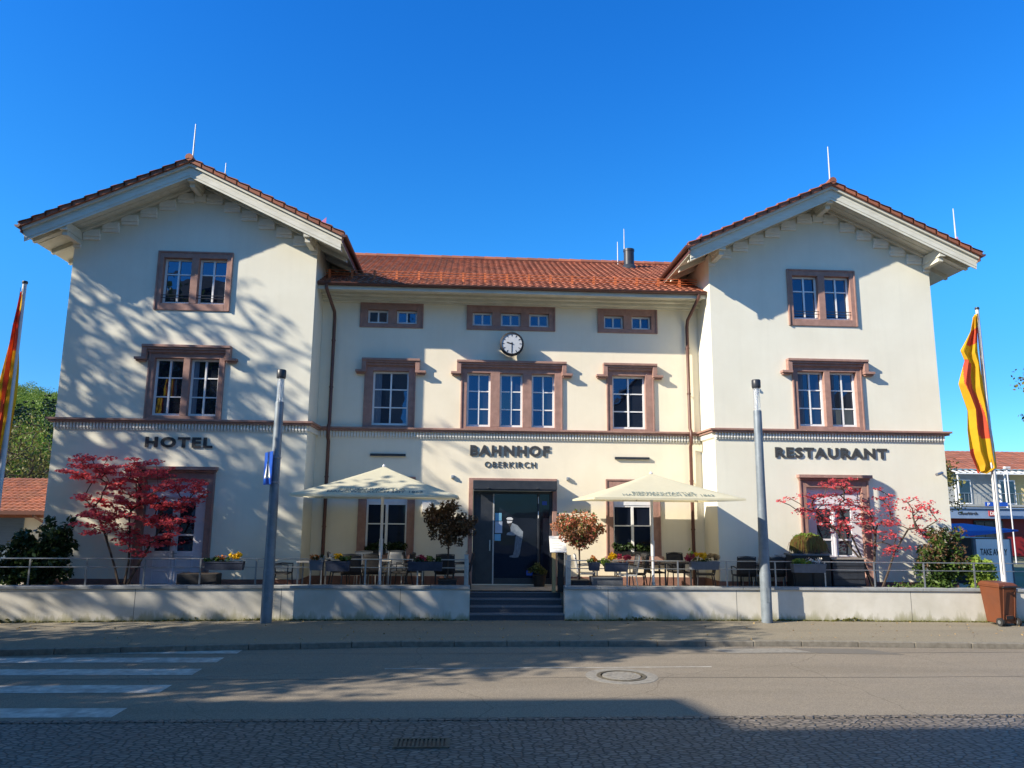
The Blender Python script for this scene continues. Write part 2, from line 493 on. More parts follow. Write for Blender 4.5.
# ------------------------------------------------------------------ mesh helpers
class MB:
    """Collects shapes; build() links them as ONE mesh object."""

    def __init__(s):
        s.v = []
        s.f = []
        s.t = []
        s.mi = []
        s.cur = 0

    def add(s, vs, fs, tone=None):
        b = len(s.v)
        s.v.extend([tuple(x) for x in vs])
        for i, f in enumerate(fs):
            s.f.append(tuple(b + k for k in f))
            s.t.append(tone if tone is not None else 0.5)
            s.mi.append(s.cur)
        return s

    def box(s, x0, x1, y0, y1, z0, z1, M4=None, tone=None):
        vs = [(x, y, z) for x in (x0, x1) for y in (y0, y1) for z in (z0, z1)]
        if M4 is not None:
            vs = [tuple(M4 @ Vector(v)) for v in vs]
        return s.add(vs, [(0, 1, 3, 2), (4, 6, 7, 5), (0, 4, 5, 1), (2, 3, 7, 6), (0, 2, 6, 4), (1, 5, 7, 3)], tone)

    def bar(s, a, b, w, h, upv=(0, 0, 1), tone=None):
        a = Vector(a)
        b = Vector(b)
        d = (b - a).normalized()
        sd = d.cross(Vector(upv)).normalized()
        u = sd.cross(d).normalized()
        vs = []
        for p in (a, b):
            for sx, sz in ((-1, -1), (1, -1), (1, 1), (-1, 1)):
                vs.append(p + sd * sx * w / 2 + u * sz * h / 2)
        return s.add(vs, [(0, 1, 2, 3), (7, 6, 5, 4), (0, 4, 5, 1), (1, 5, 6, 2), (2, 6, 7, 3), (3, 7, 4, 0)], tone)

    def tube(s, pts, r, n=10, caps=True, tone=None):
        pts = [Vector(p) for p in pts]
        rs = r if isinstance(r, (list, tuple)) else [r] * len(pts)
        vs = []
        ref = None
        for i, p in enumerate(pts):
            d = (pts[min(i + 1, len(pts) - 1)] - pts[max(i - 1, 0)])
            d = d.normalized() if d.length > 1e-9 else Vector((0, 0, 1))
            if ref is None:
                ref = Vector((1, 0, 0)) if abs(d.x) < 0.8 else Vector((0, 1, 0))
            a = d.cross(ref).normalized()
            b2 = a.cross(d).normalized()
            ref = b2
            for k in range(n):
                t = 2 * math.pi * k / n
                vs.append(p + (a * math.cos(t) + b2 * math.sin(t)) * rs[i])
        fs = []
        for i in range(len(pts) - 1):
            for k in range(n):
                k2 = (k + 1) % n
                fs.append((i * n + k, i * n + k2, (i + 1) * n + k2, (i + 1) * n + k))
        if caps:
            fs.append(tuple(range(n))[::-1])
            fs.append(tuple((len(pts) - 1) * n + k for k in range(n)))
        return s.add(vs, fs, tone)

    def lathe(s, prof, cx, cy, n=20, tone=None):
        vs = []
        for r_, z in prof:
            for k in range(n):
                t = 2 * math.pi * k / n
                vs.append((cx + r_ * math.cos(t), cy + r_ * math.sin(t), z))
        fs = []
        for i in range(len(prof) - 1):
            for k in range(n):
                k2 = (k + 1) % n
                fs.append((i * n + k, i * n + k2, (i + 1) * n + k2, (i + 1) * n + k))
        fs.append(tuple(range(n))[::-1])
        fs.append(tuple((len(prof) - 1) * n + k for k in range(n)))
        return s.add(vs, fs, tone)

    def prism(s, poly, y0, y1, tone=None):
        """poly of (x,z) extruded from y0 to y1"""
        n = len(poly)
        vs = [(x, y0, z) for x, z in poly] + [(x, y1, z) for x, z in poly]
        fs = [tuple(range(n)), tuple(range(2 * n - 1, n - 1, -1))]
        for i in range(n):
            j = (i + 1) % n
            fs.append((i, i + n, j + n, j))
        return s.add(vs, fs, tone)

    def build(s, name, mat, parent=None, origin=None, smooth=False, bevel=0.0):
        off = Vector((0, 0, 0))
        p = parent
        while p is not None:
            off += p.location
            p = p.parent
        if origin is not None and parent is None:
            off = Vector(origin)
        v = np.array(s.v, dtype=np.float64).reshape(-1, 3)
        if s is not None and not getattr(s, 'local', False):
            v = v - np.array(off)
        me = bpy.data.meshes.new(name)
        me.from_pydata(v.tolist(), [], s.f)
        for mm_ in (mat if isinstance(mat, (list, tuple)) else [mat]):
            me.materials.append(mm_)
        if isinstance(mat, (list, tuple)):
            me.polygons.foreach_set('material_index', s.mi)
        at = me.attributes.new('tone', 'FLOAT', 'FACE')
        at.data.foreach_set('value', s.t)
        if smooth:
            me.polygons.foreach_set('use_smooth', [True] * len(me.polygons))
            try:
                me.set_sharp_from_angle(angle=R(40))
            except Exception:
                pass
        me.update()
        o = bpy.data.objects.new(name, me)
        C.objects.link(o)
        if parent is not None:
            o.parent = parent
        elif origin is not None and not getattr(s, 'local', False):
            o.location = origin
        if bevel:
            bv = o.modifiers.new('bevel', 'BEVEL')
            bv.width = bevel
            bv.segments = 2
            bv.limit_method = 'ANGLE'
        return o


def LB():
    b = MB()
    b.local = True
    return b


def thing(name, label, cat, loc=(0, 0, 0), group=None, rz=0):
    o = bpy.data.objects.new(name, None)
    C.objects.link(o)
    o.location = loc
    o.rotation_euler = (0, 0, rz)
    o.empty_display_size = 0.2
    o['label'] = label
    o['category'] = cat
    if group:
        o['group'] = group
    return o


def tag(o, label, cat, group=None, kind=None):
    o['label'] = label
    o['category'] = cat
    if group:
        o['group'] = group
    if kind:
        o['kind'] = kind
    return o


def struct(o):
    o['kind'] = 'structure'
    return o


def copy_tree(o, parent=None):
    c = o.copy()
    C.objects.link(c)
    c.parent = parent
    for ch in [x for x in bpy.data.objects if x.parent == o]:
        copy_tree(ch, c)
    return c


def clone(src, label, loc, rz=0.0, group=None):
    c = copy_tree(src)
    c.location = loc
    c.rotation_euler = (0, 0, rz)
    c['label'] = label
    if group:
        c['group'] = group
    return c


def text_mb(txt, x0, x1, z0, z1, y, depth, bold=0.0, mb=None, M4=None, spacing=1.0):
    cu = bpy.data.curves.new('t', 'FONT')
    cu.body = txt
    cu.size = 1
    cu.extrude = 0.5
    cu.offset = bold
    cu.resolution_u = 3
    cu.space_character = spacing
    ob = bpy.data.objects.new('t', cu)
    C.objects.link(ob)
    dg = bpy.context.evaluated_depsgraph_get()
    me = bpy.data.meshes.new_from_object(ob.evaluated_get(dg))
    v = np.array([tuple(p.co) for p in me.vertices])
    fs = [tuple(p.vertices) for p in me.polygons]
    bpy.data.objects.remove(ob)
    bpy.data.meshes.remove(me)
    mn, mx = v.min(0), v.max(0)
    X = x0 + (v[:, 0] - mn[0]) / (mx[0] - mn[0]) * (x1 - x0)
    Z = z0 + (v[:, 1] - mn[1]) / (mx[1] - mn[1]) * (z1 - z0)
    Yv = y - (v[:, 2] - mn[2]) / (mx[2] - mn[2]) * depth
    vs = np.stack([X, Yv, Z], 1).tolist()
    if M4 is not None:
        vs = [tuple(M4 @ Vector(q)) for q in vs]
    mb = mb or MB()
    mb.add(vs, fs)
    return mb


# ------------------------------------------------------------------ foliage
def leaves(mb, centers, rad, n, size, flat=1.0, tone_mu=None, shell=0.0, aspect=1.6, jitter=0.35):
    """n leaf-sized faces spread through each clump"""
    centers = np.atleast_2d(centers)
    k = len(centers) * n
    c = np.repeat(centers, n, 0)
    d = RNG.normal(size=(k, 3))
    d /= np.linalg.norm(d, axis=1)[:, None] + 1e-9
    rr = RNG.random(k) ** (1 / 3) if not shell else (shell + (1 - shell) * RNG.random(k))
    rads = np.repeat(np.broadcast_to(np.asarray(rad, float), (len(centers),)), n)
    p = c + d * (rr * rads)[:, None] * np.array([1, 1, flat])
    u = RNG.normal(size=(k, 3))
    if flat < 0.6:
        u[:, 2] *= 0.35
    u /= np.linalg.norm(u, axis=1)[:, None]
    w = RNG.normal(size=(k, 3))
    if flat < 0.6:
        w[:, 2] *= 0.5
    w -= (w * u).sum(1)[:, None] * u
    w /= np.linalg.norm(w, axis=1)[:, None]
    s = size * (1 - jitter + 2 * jitter * RNG.random(k))[:, None]
    a = p + u * s * aspect / 2
    b = p + w * s / 2
    e = p - u * s * aspect / 2
    f = p - w * s / 2
    vs = np.stack([a, b, e, f], 1).reshape(-1, 3)
    base = len(mb.v)
    mb.v.extend(map(tuple, vs.tolist()))
    ct = RNG.random(len(centers)) if tone_mu is None else np.full(len(centers), tone_mu)
    tn = np.clip(np.repeat(ct, n) * 0.6 + RNG.random(k) * 0.4, 0, 1)
    for i in range(k):
        mb.f.append((base + 4 * i, base + 4 * i + 1, base + 4 * i + 2, base + 4 * i + 3))
    mb.t.extend(tn.tolist())
    mb.mi.extend([mb.cur] * k)
    return mb


def branches(mb, trunk_pts, trunk_r, targets, tip_r=0.006, n=6, sag=0.0, power=0.5):
    """Joins every target to the growing skeleton; radius follows the number of twigs carried."""
    nodes = [np.array(p, float) for p in trunk_pts]
    par = [-1] + list(range(len(trunk_pts) - 1))
    top = nodes[-1]
    tg = sorted([np.array(t, float) for t in targets], key=lambda t: np.linalg.norm(t - top))
    for t in tg:
        arr = np.array(nodes)
        dd = np.linalg.norm(arr - t, axis=1)
        pen = np.where(arr[:, 2] > t[2] + 0.05, 1.7, 1.0)
        start = max(0, len(trunk_pts) // 2 - 1)
        sc = dd * pen
        if start:
            sc[:start] += 99
        j = int(np.argmin(sc))
        mid = (nodes[j] + t) / 2 + RNG.normal(size=3) * dd[j] * 0.07 + np.array([0, 0, 0.06 * dd[j]])
        nodes.append(mid)
        par.append(j)
        nodes.append(t)
        par.append(len(nodes) - 2)
    cnt = [0.0] * len(nodes)
    kids = [0] * len(nodes)
    for i, q in enumerate(par):
        if q >= 0:
            kids[q] += 1
    for i in range(len(nodes) - 1, -1, -1):
        if kids[i] == 0:
            cnt[i] += 1
        if par[i] >= 0:
            cnt[par[i]] += cnt[i]
    total = cnt[0]
    for i in range(1, len(nodes)):
        q = par[i]
        f = lambda c: tip_r + (trunk_r - tip_r) * (c / total) ** power
        if i < len(trunk_pts):
            a, b = trunk_r * (1 - 0.35 * (i - 1) / len(trunk_pts)), trunk_r * (1 - 0.35 * i / len(trunk_pts))
        else:
            a, b = min(f(cnt[q]), f(cnt[i]) * 1.5), f(cnt[i])
        mb.tube([nodes[q], nodes[i]], [a, b], n=n, caps=False)
    return mb


# =====================================================================================
# SETTING: ground, street, pavement
# =====================================================================================
def sheet(name, pts, z, mat, thick=None):
    b = MB()
    if thick is None:
        b.add([(x, y, z) for x, y in pts], [tuple(range(len(pts)))])
    else:
        n = len(pts)
        b.add([(x, y, z) for x, y in pts] + [(x, y, z - thick) for x, y in pts],
              [tuple(range(n))] + [(i, i + n, (i + 1) % n + n, (i + 1) % n) for i in range(n)])
    return struct(b.build(name, mat))


m_ground = M('ground_cover', (0.10, 0.12, 0.05), (0.16, 0.14, 0.10), scale=0.2, rough=0.95, bump=0.4, bscale=5)
sheet('ground', [(-900, -900), (900, -900), (900, 900), (-900, 900)], -0.16, m_ground)
KERB = [(-60, -6.3), (-9, -5.35), (-4.3, -4.75), (-1.3, -4.42), (2, -4.38), (7.2, -4.42), (12, -4.75), (60, -6.6)]
sheet('road', [(x, y - 0.02) for x, y in KERB] + [(60, -9.78), (-60, -9.78)], -0.1, m_asph)
sheet('cobbled_street', [(-60, -9.72), (60, -9.72), (60, -40), (-60, -40)], -0.104, m_cob)
# gutter line of setts between the asphalt and the cobbles
bb = MB()
x = -14.0
while x < 22:
    w = 0.22 + random.random() * 0.06
    bb.box(x, x + w - 0.015, -9.88 + random.uniform(-.006, .006), -9.76, -0.14, -0.094, tone=random.random())
    x += w
struct(bb.build('gutter_setts', m_cob))
WALLF = [(-60, -3.2), (-12.5, -1.95), (-4.8, -1.42), (0.12, -1.40), (2.5, -1.40), (8, -1.40), (15.5, -1.72), (60, -3.2)]
sheet('sidewalk', [(x, y + 0.13) for x, y in KERB] + [(60, 6), (16.0, 6), (16.0, -1.35), (-12, -1.35), (-12, 6), (-60, 6)], 0.0, m_walk)
# kerb stones, one course, each stone with its own joint
bb = MB()
for (xa, ya), (xb, yb) in zip(KERB[:-1], KERB[1:]):
    L = math.hypot(xb - xa, yb - ya)
    n = max(1, int(L / 0.98))
    for i in range(n):
        if not (-16 < xa + (xb - xa) * i / n < 24):
            continue
        t0, t1 = i / n, (i + 1) / n - 0.012 / L
        a = Vector((xa + (xb - xa) * t0, ya + (yb - ya) * t0 + 0.07, -0.055))
        b = Vector((xa + (xb - xa) * t1, ya + (yb - ya) * t1 + 0.07, -0.055))
        j = random.uniform(-.004, .004)
        bb.bar(a + Vector((0, 0, j)), b + Vector((0, 0, j)), 0.14, 0.125, tone=random.random())
struct(bb.build('kerb', m_kerb, bevel=0.012))
sheet('terrace', [(-12.3, -1.7), (-4.8, -1.3), (8, -1.3), (15.3, -1.5), (15.3, 1.2), (15.3, 12), (13.9, 12), (13.9, -0.02), (6.5, -0.02), (6.5, 1.25), (-4.0, 1.25), (-4.0, -0.02), (-11.4, -0.02), (-11.4, 12), (-12.3, 12)][:2] +
      [(0.02, -1.3), (0.02, -0.52), (2.6, -0.52), (2.6, -1.3), (8, -1.3), (15.3, -1.5), (15.3, 12), (-12.3, 12)], 0.6, m_pave, thick=0.72)
sheet('planting_bed_left', [(-12.2, -1.5), (-5.2, -1.2), (-5.2, -0.06), (-12.2, -0.06)], 0.625, m_soil)
sheet('planting_bed_right', [(9.9, -1.22), (15.2, -1.45), (15.2, -0.06), (9.9, -0.06)], 0.625, m_soil)


def G(x, y):
    """point measured at pavement level moved down to the street surface"""
    return x * 1.037, -20.5 + (y + 20.5) * 1.037


# zebra crossing, five painted bars
bb = MB()
for xr, yc, w in ((-4.25, -5.45, 0.46), (-4.36, -6.28, 0.46), (-4.42, -7.27, 0.48), (-4.47, -8.45, 0.5), (-4.55, -9.78, 0.48)):
    X, Yc = G(xr, yc)
    segs = 14
    top = [(X - 5.2 * i / segs, Yc + w / 2 + random.uniform(-.012, .012)) for i in range(segs + 1)]
    bot = [(X - 5.2 * i / segs, Yc - w / 2 + random.uniform(-.012, .012)) for i in range(segs, -1, -1)]
    pts = top + bot
    bb.add([(a, b, -0.096) for a, b in pts], [tuple(range(len(pts)))[::-1]])
struct(bb.build('zebra_crossing', m_mark))
bb = MB()
bb.add([(-1.4, -6.60, -0.096), (-1.4, -6.555, -0.096), (4.55, -6.45, -0.096), (4.55, -6.50, -0.096)], [(0, 1, 2, 3)])
struct(bb.build('road_line', m_mark))
X0, Y0 = G(4.95, -5.08)
bb = MB()
bb.add([(5.0, -4.72, -0.096), (6.75, -4.66, -0.096), (7.15, -5.12, -0.096), (5.35, -5.15, -0.096)], [(3, 2, 1, 0)])
struct(bb.build('road_patch', m_conc))
# darker repair strip next to it
bb = MB()
bb.add([(6.85, -4.62, -0.0965), (8.4, -4.75, -0.0965), (8.9, -5.35, -0.0965), (7.2, -5.2, -0.0965)], [(3, 2, 1, 0)])
struct(bb.build('road_repair', M('fresh_asphalt', (0.16, 0.145, 0.125), (0.11, 0.10, 0.085), scale=80, rough=0.9, bump=0.4, bscale=120)))

# bitumen seams between the asphalt lanes
bb = MB()
for (ya, w) in ((-7.35, 0.035), (-5.15, 0.05)):
    pts_a, pts_b = [], []
    for i in range(60):
        xx = -16 + i * 0.62
        yy = ya + 0.03 * math.sin(xx * .7) + random.uniform(-.012, .012)
        ww = w * random.uniform(.4, 1.1)
        pts_a.append((xx, yy + ww / 2, -0.0962))
        pts_b.append((xx, yy - ww / 2, -0.0962))
    for i in range(59):
        bb.add([pts_b[i], pts_b[i + 1], pts_a[i + 1], pts_a[i]], [(0, 1, 2, 3)])
struct(bb.build('road_seam', M('bitumen', (0.12, 0.105, 0.085), (0.16, 0.14, 0.115), scale=8, rough=0.8)))
# manhole cover
mx_, my_ = 2.72, -7.22
mh = thing('manhole_cover', 'round cast iron manhole cover set in the sunlit asphalt', 'manhole cover', (mx_, my_, -0.1))
b = MB()
b.lathe([(0.62, -0.12), (0.62, -0.0955), (0.43, -0.0945), (0.43, -0.12)], mx_, my_, 40)
b.build('collar', m_conc, mh)
b = MB()
b.lathe([(0.425, -0.12), (0.425, -0.088), (0.36, -0.086), (0.36, -0.10), (0.335, -0.10), (0.335, -0.12)], mx_, my_, 40)
b.build('ring', m_iron, mh)
b = MB()
b.lathe([(0.33, -0.12), (0.33, -0.089), (0.0, -0.088)], mx_, my_, 40)
for k in range(10):
    t = k * math.pi / 5
    b.box(mx_ + 0.22 * math.cos(t) - 0.03, mx_ + 0.22 * math.cos(t) + 0.03, my_ + 0.22 * math.sin(t) - 0.03, my_ + 0.22 * math.sin(t) + 0.03, -0.09, -0.082)
b.build('lid', m_conc, mh)

# drain grate in the cobbles
gx0, gx1, gy0, gy1 = -0.80, -0.18, -11.02, -10.72
dg_ = thing('drain_grate', 'rectangular slotted street drain grate set in the shaded cobbles', 'drain', (-0.49, -10.87, -0.1))
b = MB()
b.box(gx0 - .03, gx1 + .03, gy0 - .03, gy0, -0.13, -0.085)
b.box(gx0 - .03, gx1 + .03, gy1, gy1 + .03, -0.13, -0.085)
b.box(gx0 - .03, gx0, gy0, gy1, -0.13, -0.085)
b.box(gx1, gx1 + .03, gy0, gy1, -0.13, -0.085)
for i in range(13):
    xx = gx0 + 0.01 + i * (gx1 - gx0 - 0.02) / 12.0
    b.box(xx - 0.013, xx + 0.013, gy0, gy1, -0.12, -0.088)
b.build('grating', m_iron, dg_)
b = MB()
b.box(gx0, gx1, gy0, gy1, -0.1035, -0.1030)
b.build('shaft', m_black, dg_)

# =====================================================================================
# STATION BUILDING
# =====================================================================================
FL = 0.6
P = 1.23                    # main front wall; the wings stand at Y = 0
WL0, WL1, WR0, WR1 = -11.11, -4.40, 6.97, 13.68
BACK = 12.4
CL, CR = (WL0 + WL1) / 2, (WR0 + WR1) / 2
HW = (WR1 - WR0) / 2
ZA, ZE, OV, SV = 12.10, 10.10, 1.066, 0.886
SL = (ZA - ZE) / (HW + SV)

st = thing('station_building', 'cream rendered railway station with two gabled wings, red tiled roofs and sandstone window surrounds', 'building', (1.29, 1.0, 0.6))


def wall_grid(mb, x0, x1, z0, z1, y, holes, thick=0.25):
    xs = sorted(set([x0, x1] + [h[0] for h in holes] + [h[1] for h in holes]))
    zs = sorted(set([z0, z1] + [h[2] for h in holes] + [h[3] for h in holes]))
    for i in range(len(xs) - 1):
        for j in range(len(zs) - 1):
            cx, cz = (xs[i] + xs[i + 1]) / 2, (zs[j] + zs[j + 1]) / 2
            if any(h[0] < cx < h[1] and h[2] < cz < h[3] for h in holes):
                continue
            mb.add([(xs[i], y, zs[j]), (xs[i + 1], y, zs[j]), (xs[i + 1], y, zs[j + 1]), (xs[i], y, zs[j + 1])], [(0, 1, 2, 3)])
    for h in holes:       # reveals
        a, b_, c, d = h
        mb.add([(a, y, c), (b_, y, c), (b_, y, d), (a, y, d), (a, y + thick, c), (b_, y + thick, c), (b_, y + thick, d), (a, y + thick, d)],
               [(0, 4, 5, 1), (1, 5, 6, 2), (2, 6, 7, 3), (3, 7, 4, 0)])


def surround(parent, y, outer, opens, rows, cols=2, hood=None, sill=False, proud=0.035, blind=None, bars=False, lab=None, glass=None, curt=False):
    """a stone framed window: stone surround > casements and panes"""
    X0, X1, Z0, Z1 = outer
    mb = MB()
    d = 0.20
    ys0, ys1 = y - proud, y + d
    o0, o1 = opens[0][0], opens[-1][1]
    zb, zt = opens[0][2], opens[0][3]
    mb.box(X0, o0, ys0, ys1, Z0, Z1)
    mb.box(o1, X1, ys0, ys1, Z0, Z1)
    mb.box(o0, o1, ys0, ys1, zt, Z1)
    if zb > Z0 + 0.005:
        mb.box(o0, o1, ys0, ys1, Z0, zb)
    for a, b_ in zip(opens[:-1], opens[1:]):
        mb.box(a[1], b_[0], ys0, ys1, zb, zt)
    # raised outer fillet
    e = 0.045
    mb.box(X0 - 0.002, X0 + e, ys0 - 0.025, ys0, Z0, Z1)
    mb.box(X1 - e, X1 + 0.002, ys0 - 0.025, ys0, Z0, Z1)
    mb.box(X0 + e, X1 - e, ys0 - 0.025, ys0, Z1 - e, Z1 + 0.002)
    if hood:
        hx0, hx1, hz, rx0, rx1, rz = hood
        mb.box(hx0, hx1, y - 0.20, y, hz - 0.07, hz)                 # top slab
        mb.box(hx0 + 0.02, hx1 - 0.02, y - 0.16, y, hz - 0.13, hz - 0.07)
        mb.box(hx0 + 0.04, hx1 - 0.04, y - 0.11, y, hz - 0.20, hz - 0.13)
        mb.box(hx0 + 0.06, hx1 - 0.06, y - 0.075, y, Z1, hz - 0.20) if hz - 0.20 > Z1 else None
        for sx, a, r in ((1, hx0, rx0), (-1, hx1, rx1)):             # label stops dropping at both ends
            lo, hi = (a, a + 0.13) if sx > 0 else (a - 0.13, a)
            mb.box(lo, hi, y - 0.17, y, rz + 0.07, hz - 0.07)
            lo2, hi2 = (r, a + 0.13) if sx > 0 else (a - 0.13, r)
            mb.box(lo2, hi2, y - 0.19, y, rz, rz + 0.07)
            mb.box(lo2 + 0.03, hi2 - 0.03, y - 0.13, y, rz - 0.045, rz)
    if sill:
        mb.box(X0 - 0.05, X1 + 0.05, y - 0.13, y + 0.02, Z0 - 0.15, Z0)
        mb.box(X0 - 0.02, X1 + 0.02, y - 0.09, y + 0.02, Z0 - 0.20, Z0 - 0.15)
    w = mb.build('window', m_stone, parent, bevel=0.008)
    if lab:
        w['label'] = lab
    for (a, b_, c, d_) in opens:
        ct = d_
        cm = MB()
        if blind:
            ct = blind
            cm.box(a, b_, y + 0.10, y + 0.17, ct, d_)
        fw_ = 0.055
        ya, yb = y + 0.115, y + 0.165
        cm.box(a, a + fw_, ya, yb, c, ct)
        cm.box(b_ - fw_, b_, ya, yb, c, ct)
        cm.box(a + fw_, b_ - fw_, ya, yb, ct - fw_, ct)
        cm.box(a + fw_, b_ - fw_, ya, yb, c, c + fw_ * 1.3)
        for k in range(1, cols):
            xx = a + fw_ + (b_ - a - 2 * fw_) * k / cols
            wk = 0.045 if not blind else 0.075
            cm.box(xx - wk / 2, xx + wk / 2, ya - 0.008, yb, c + fw_ * 1.3, ct - fw_)
        rr = rows if isinstance(rows, (list, tuple)) else [k / rows for k in range(1, rows)]
        for q in rr:
            zz = c + (ct - c) * q
            cm.box(a + fw_, b_ - fw_, ya + 0.006, yb, zz - 0.017, zz + 0.017)
        cm.build('casement', m_white, w)
        g = MB()
        zs_ = [c + 0.01] + [c + (ct - c) * q for q in rr] + [ct - 0.01]
        xs_ = [a + 0.01 + (b_ - a - 0.02) * k / cols for k in range(cols + 1)]
        for xa_, xb_ in zip(xs_[:-1], xs_[1:]):
            for za_, zb_ in zip(zs_[:-1], zs_[1:]):
                t1, t2 = RNG.normal() * 0.0022, RNG.normal() * 0.0030
                yy_ = y + 0.150
                g.add([(xa_, yy_ - t1 - t2, za_), (xb_, yy_ + t1 - t2, za_), (xb_, yy_ + t1 + t2, zb_), (xa_, yy_ - t1 + t2, zb_)], [(0, 1, 2, 3)])
        g.build('pane', glass or m_glass, w)
        if curt and RNG.random() < 0.75:
            sd = RNG.random() < 0.5
            cw = (b_ - a) * RNG.uniform(0.14, 0.24)
            ca, cb = (a + fw_, a + fw_ + cw) if sd else (b_ - fw_ - cw, b_ - fw_)
            q = MB()
            nn = 14
            for k in range(nn):
                xk0, xk1 = ca + (cb - ca) * k / nn, ca + (cb - ca) * (k + 1) / nn
                yk0, yk1 = (y + 0.143 - 0.006 * math.sin(k * 1.9), y + 0.143 - 0.006 * math.sin((k + 1) * 1.9))
                q.add([(xk0, yk0, c + 0.08), (xk1, yk1, c + 0.08), (xk1, yk1, ct - 0.06), (xk0, yk0, ct - 0.06)], [(0, 1, 2, 3)])
            q.build('curtain', m_curtain, w, smooth=True)
        if bars:
            rb = MB()
            for zz in (c + 0.16, c + 0.24):
                rb.tube([(a - 0.02, y - 0.0, zz), (b_ + 0.02, y - 0.0, zz)], 0.011, 6)
            rb.build('guard_rail', m_dark, w)
    return w


def door_unit(cx, lab):
    """sandstone framed white double door of a wing"""
    mb = MB()
    y = 0
    X0, X1, Z1 = cx - 1.0, cx + 1.0, 3.62
    ox0, ox1, oz = cx - 0.80, cx + 0.80, 3.42
    mb.box(X0, ox0, -0.04, 0.22, FL, Z1)
    mb.box(ox1, X1, -0.04, 0.22, FL, Z1)
    mb.box(ox0, ox1, -0.04, 0.22, oz, Z1)
    mb.box(X0, X0 + 0.05, -0.065, -0.04, FL, Z1)
    mb.box(X1 - 0.05, X1, -0.065, -0.04, FL, Z1)
    mb.box(X0 - 0.02, X1 + 0.02, -0.10, 0, Z1, Z1 + 0.06)
    mb.box(X0 - 0.06, X1 + 0.06, -0.19, 0, Z1 + 0.06, Z1 + 0.15)
    w = mb.build('door_surround', m_stone, st, bevel=0.008)
    d = MB()
    zt = 2.95
    d.box(ox0, ox1, 0.10, 0.17, zt + 0.06, oz)           # boarded transom
    d.box(ox0, ox1, 0.07, 0.17, zt, zt + 0.06)
    d.box(ox0, ox1, 0.06, 0.10, oz - 0.05, oz)
    for s in (-1, 1):
        a, b_ = (ox0 + 0.0, cx - 0.012) if s < 0 else (cx + 0.012, ox1)
        g0, g1 = (cx - 0.50, cx - 0.09) if s < 0 else (cx + 0.09, cx + 0.50)
        d.box(a, g0 if s < 0 else b_, 0.10, 0.16, FL, zt) if s < 0 else d.box(g1, b_, 0.10, 0.16, FL, zt)
        if s < 0:
            d.box(g1, b_, 0.10, 0.16, FL, zt)
        else:
            d.box(a, g0, 0.10, 0.16, FL, zt)
        d.box(g0, g1, 0.10, 0.16, FL, 1.55)
        d.box(g0, g1, 0.10, 0.16, 2.82, zt)
        for zz in (1.97, 2.40):
            d.box(g0, g1, 0.11, 0.16, zz - 0.025, zz + 0.025)
        # raised panels
        for (za, zb_) in ((0.72, 1.05), (1.10, 1.45)):
            d.box(g0 - 0.02, g1 + 0.02, 0.08, 0.10, za, za + 0.03)
            d.box(g0 - 0.02, g1 + 0.02, 0.08, 0.10, zb_ - 0.03, zb_)
            d.box(g0 - 0.02, g0 + 0.01, 0.08, 0.10, za + 0.03, zb_ - 0.03)
            d.box(g1 - 0.01, g1 + 0.02, 0.08, 0.10, za + 0.03, zb_ - 0.03)
    d.box(cx - 0.03, cx + 0.03, 0.075, 0.10, FL, zt)
    dd = d.build('door', m_doorpaint, st, bevel=0.005)
    g = MB()
    for s in (-1, 1):
        g0, g1 = (cx - 0.50, cx - 0.09) if s < 0 else (cx + 0.09, cx + 0.50)
        g.box(g0, g1, 0.14, 0.145, 1.55, 2.82)
    g.build('pane', m_glass, dd)
    h = MB()
    h.box(cx + 0.02, cx + 0.05, 0.045, 0.075, 1.38, 1.56)
    h.tube([(cx + 0.035, 0.05, 1.5), (cx + 0.035, 0.01, 1.5), (cx + 0.14, 0.01, 1.5)], 0.011, 6)
    h.build('handle', m_steel, dd)
    return w


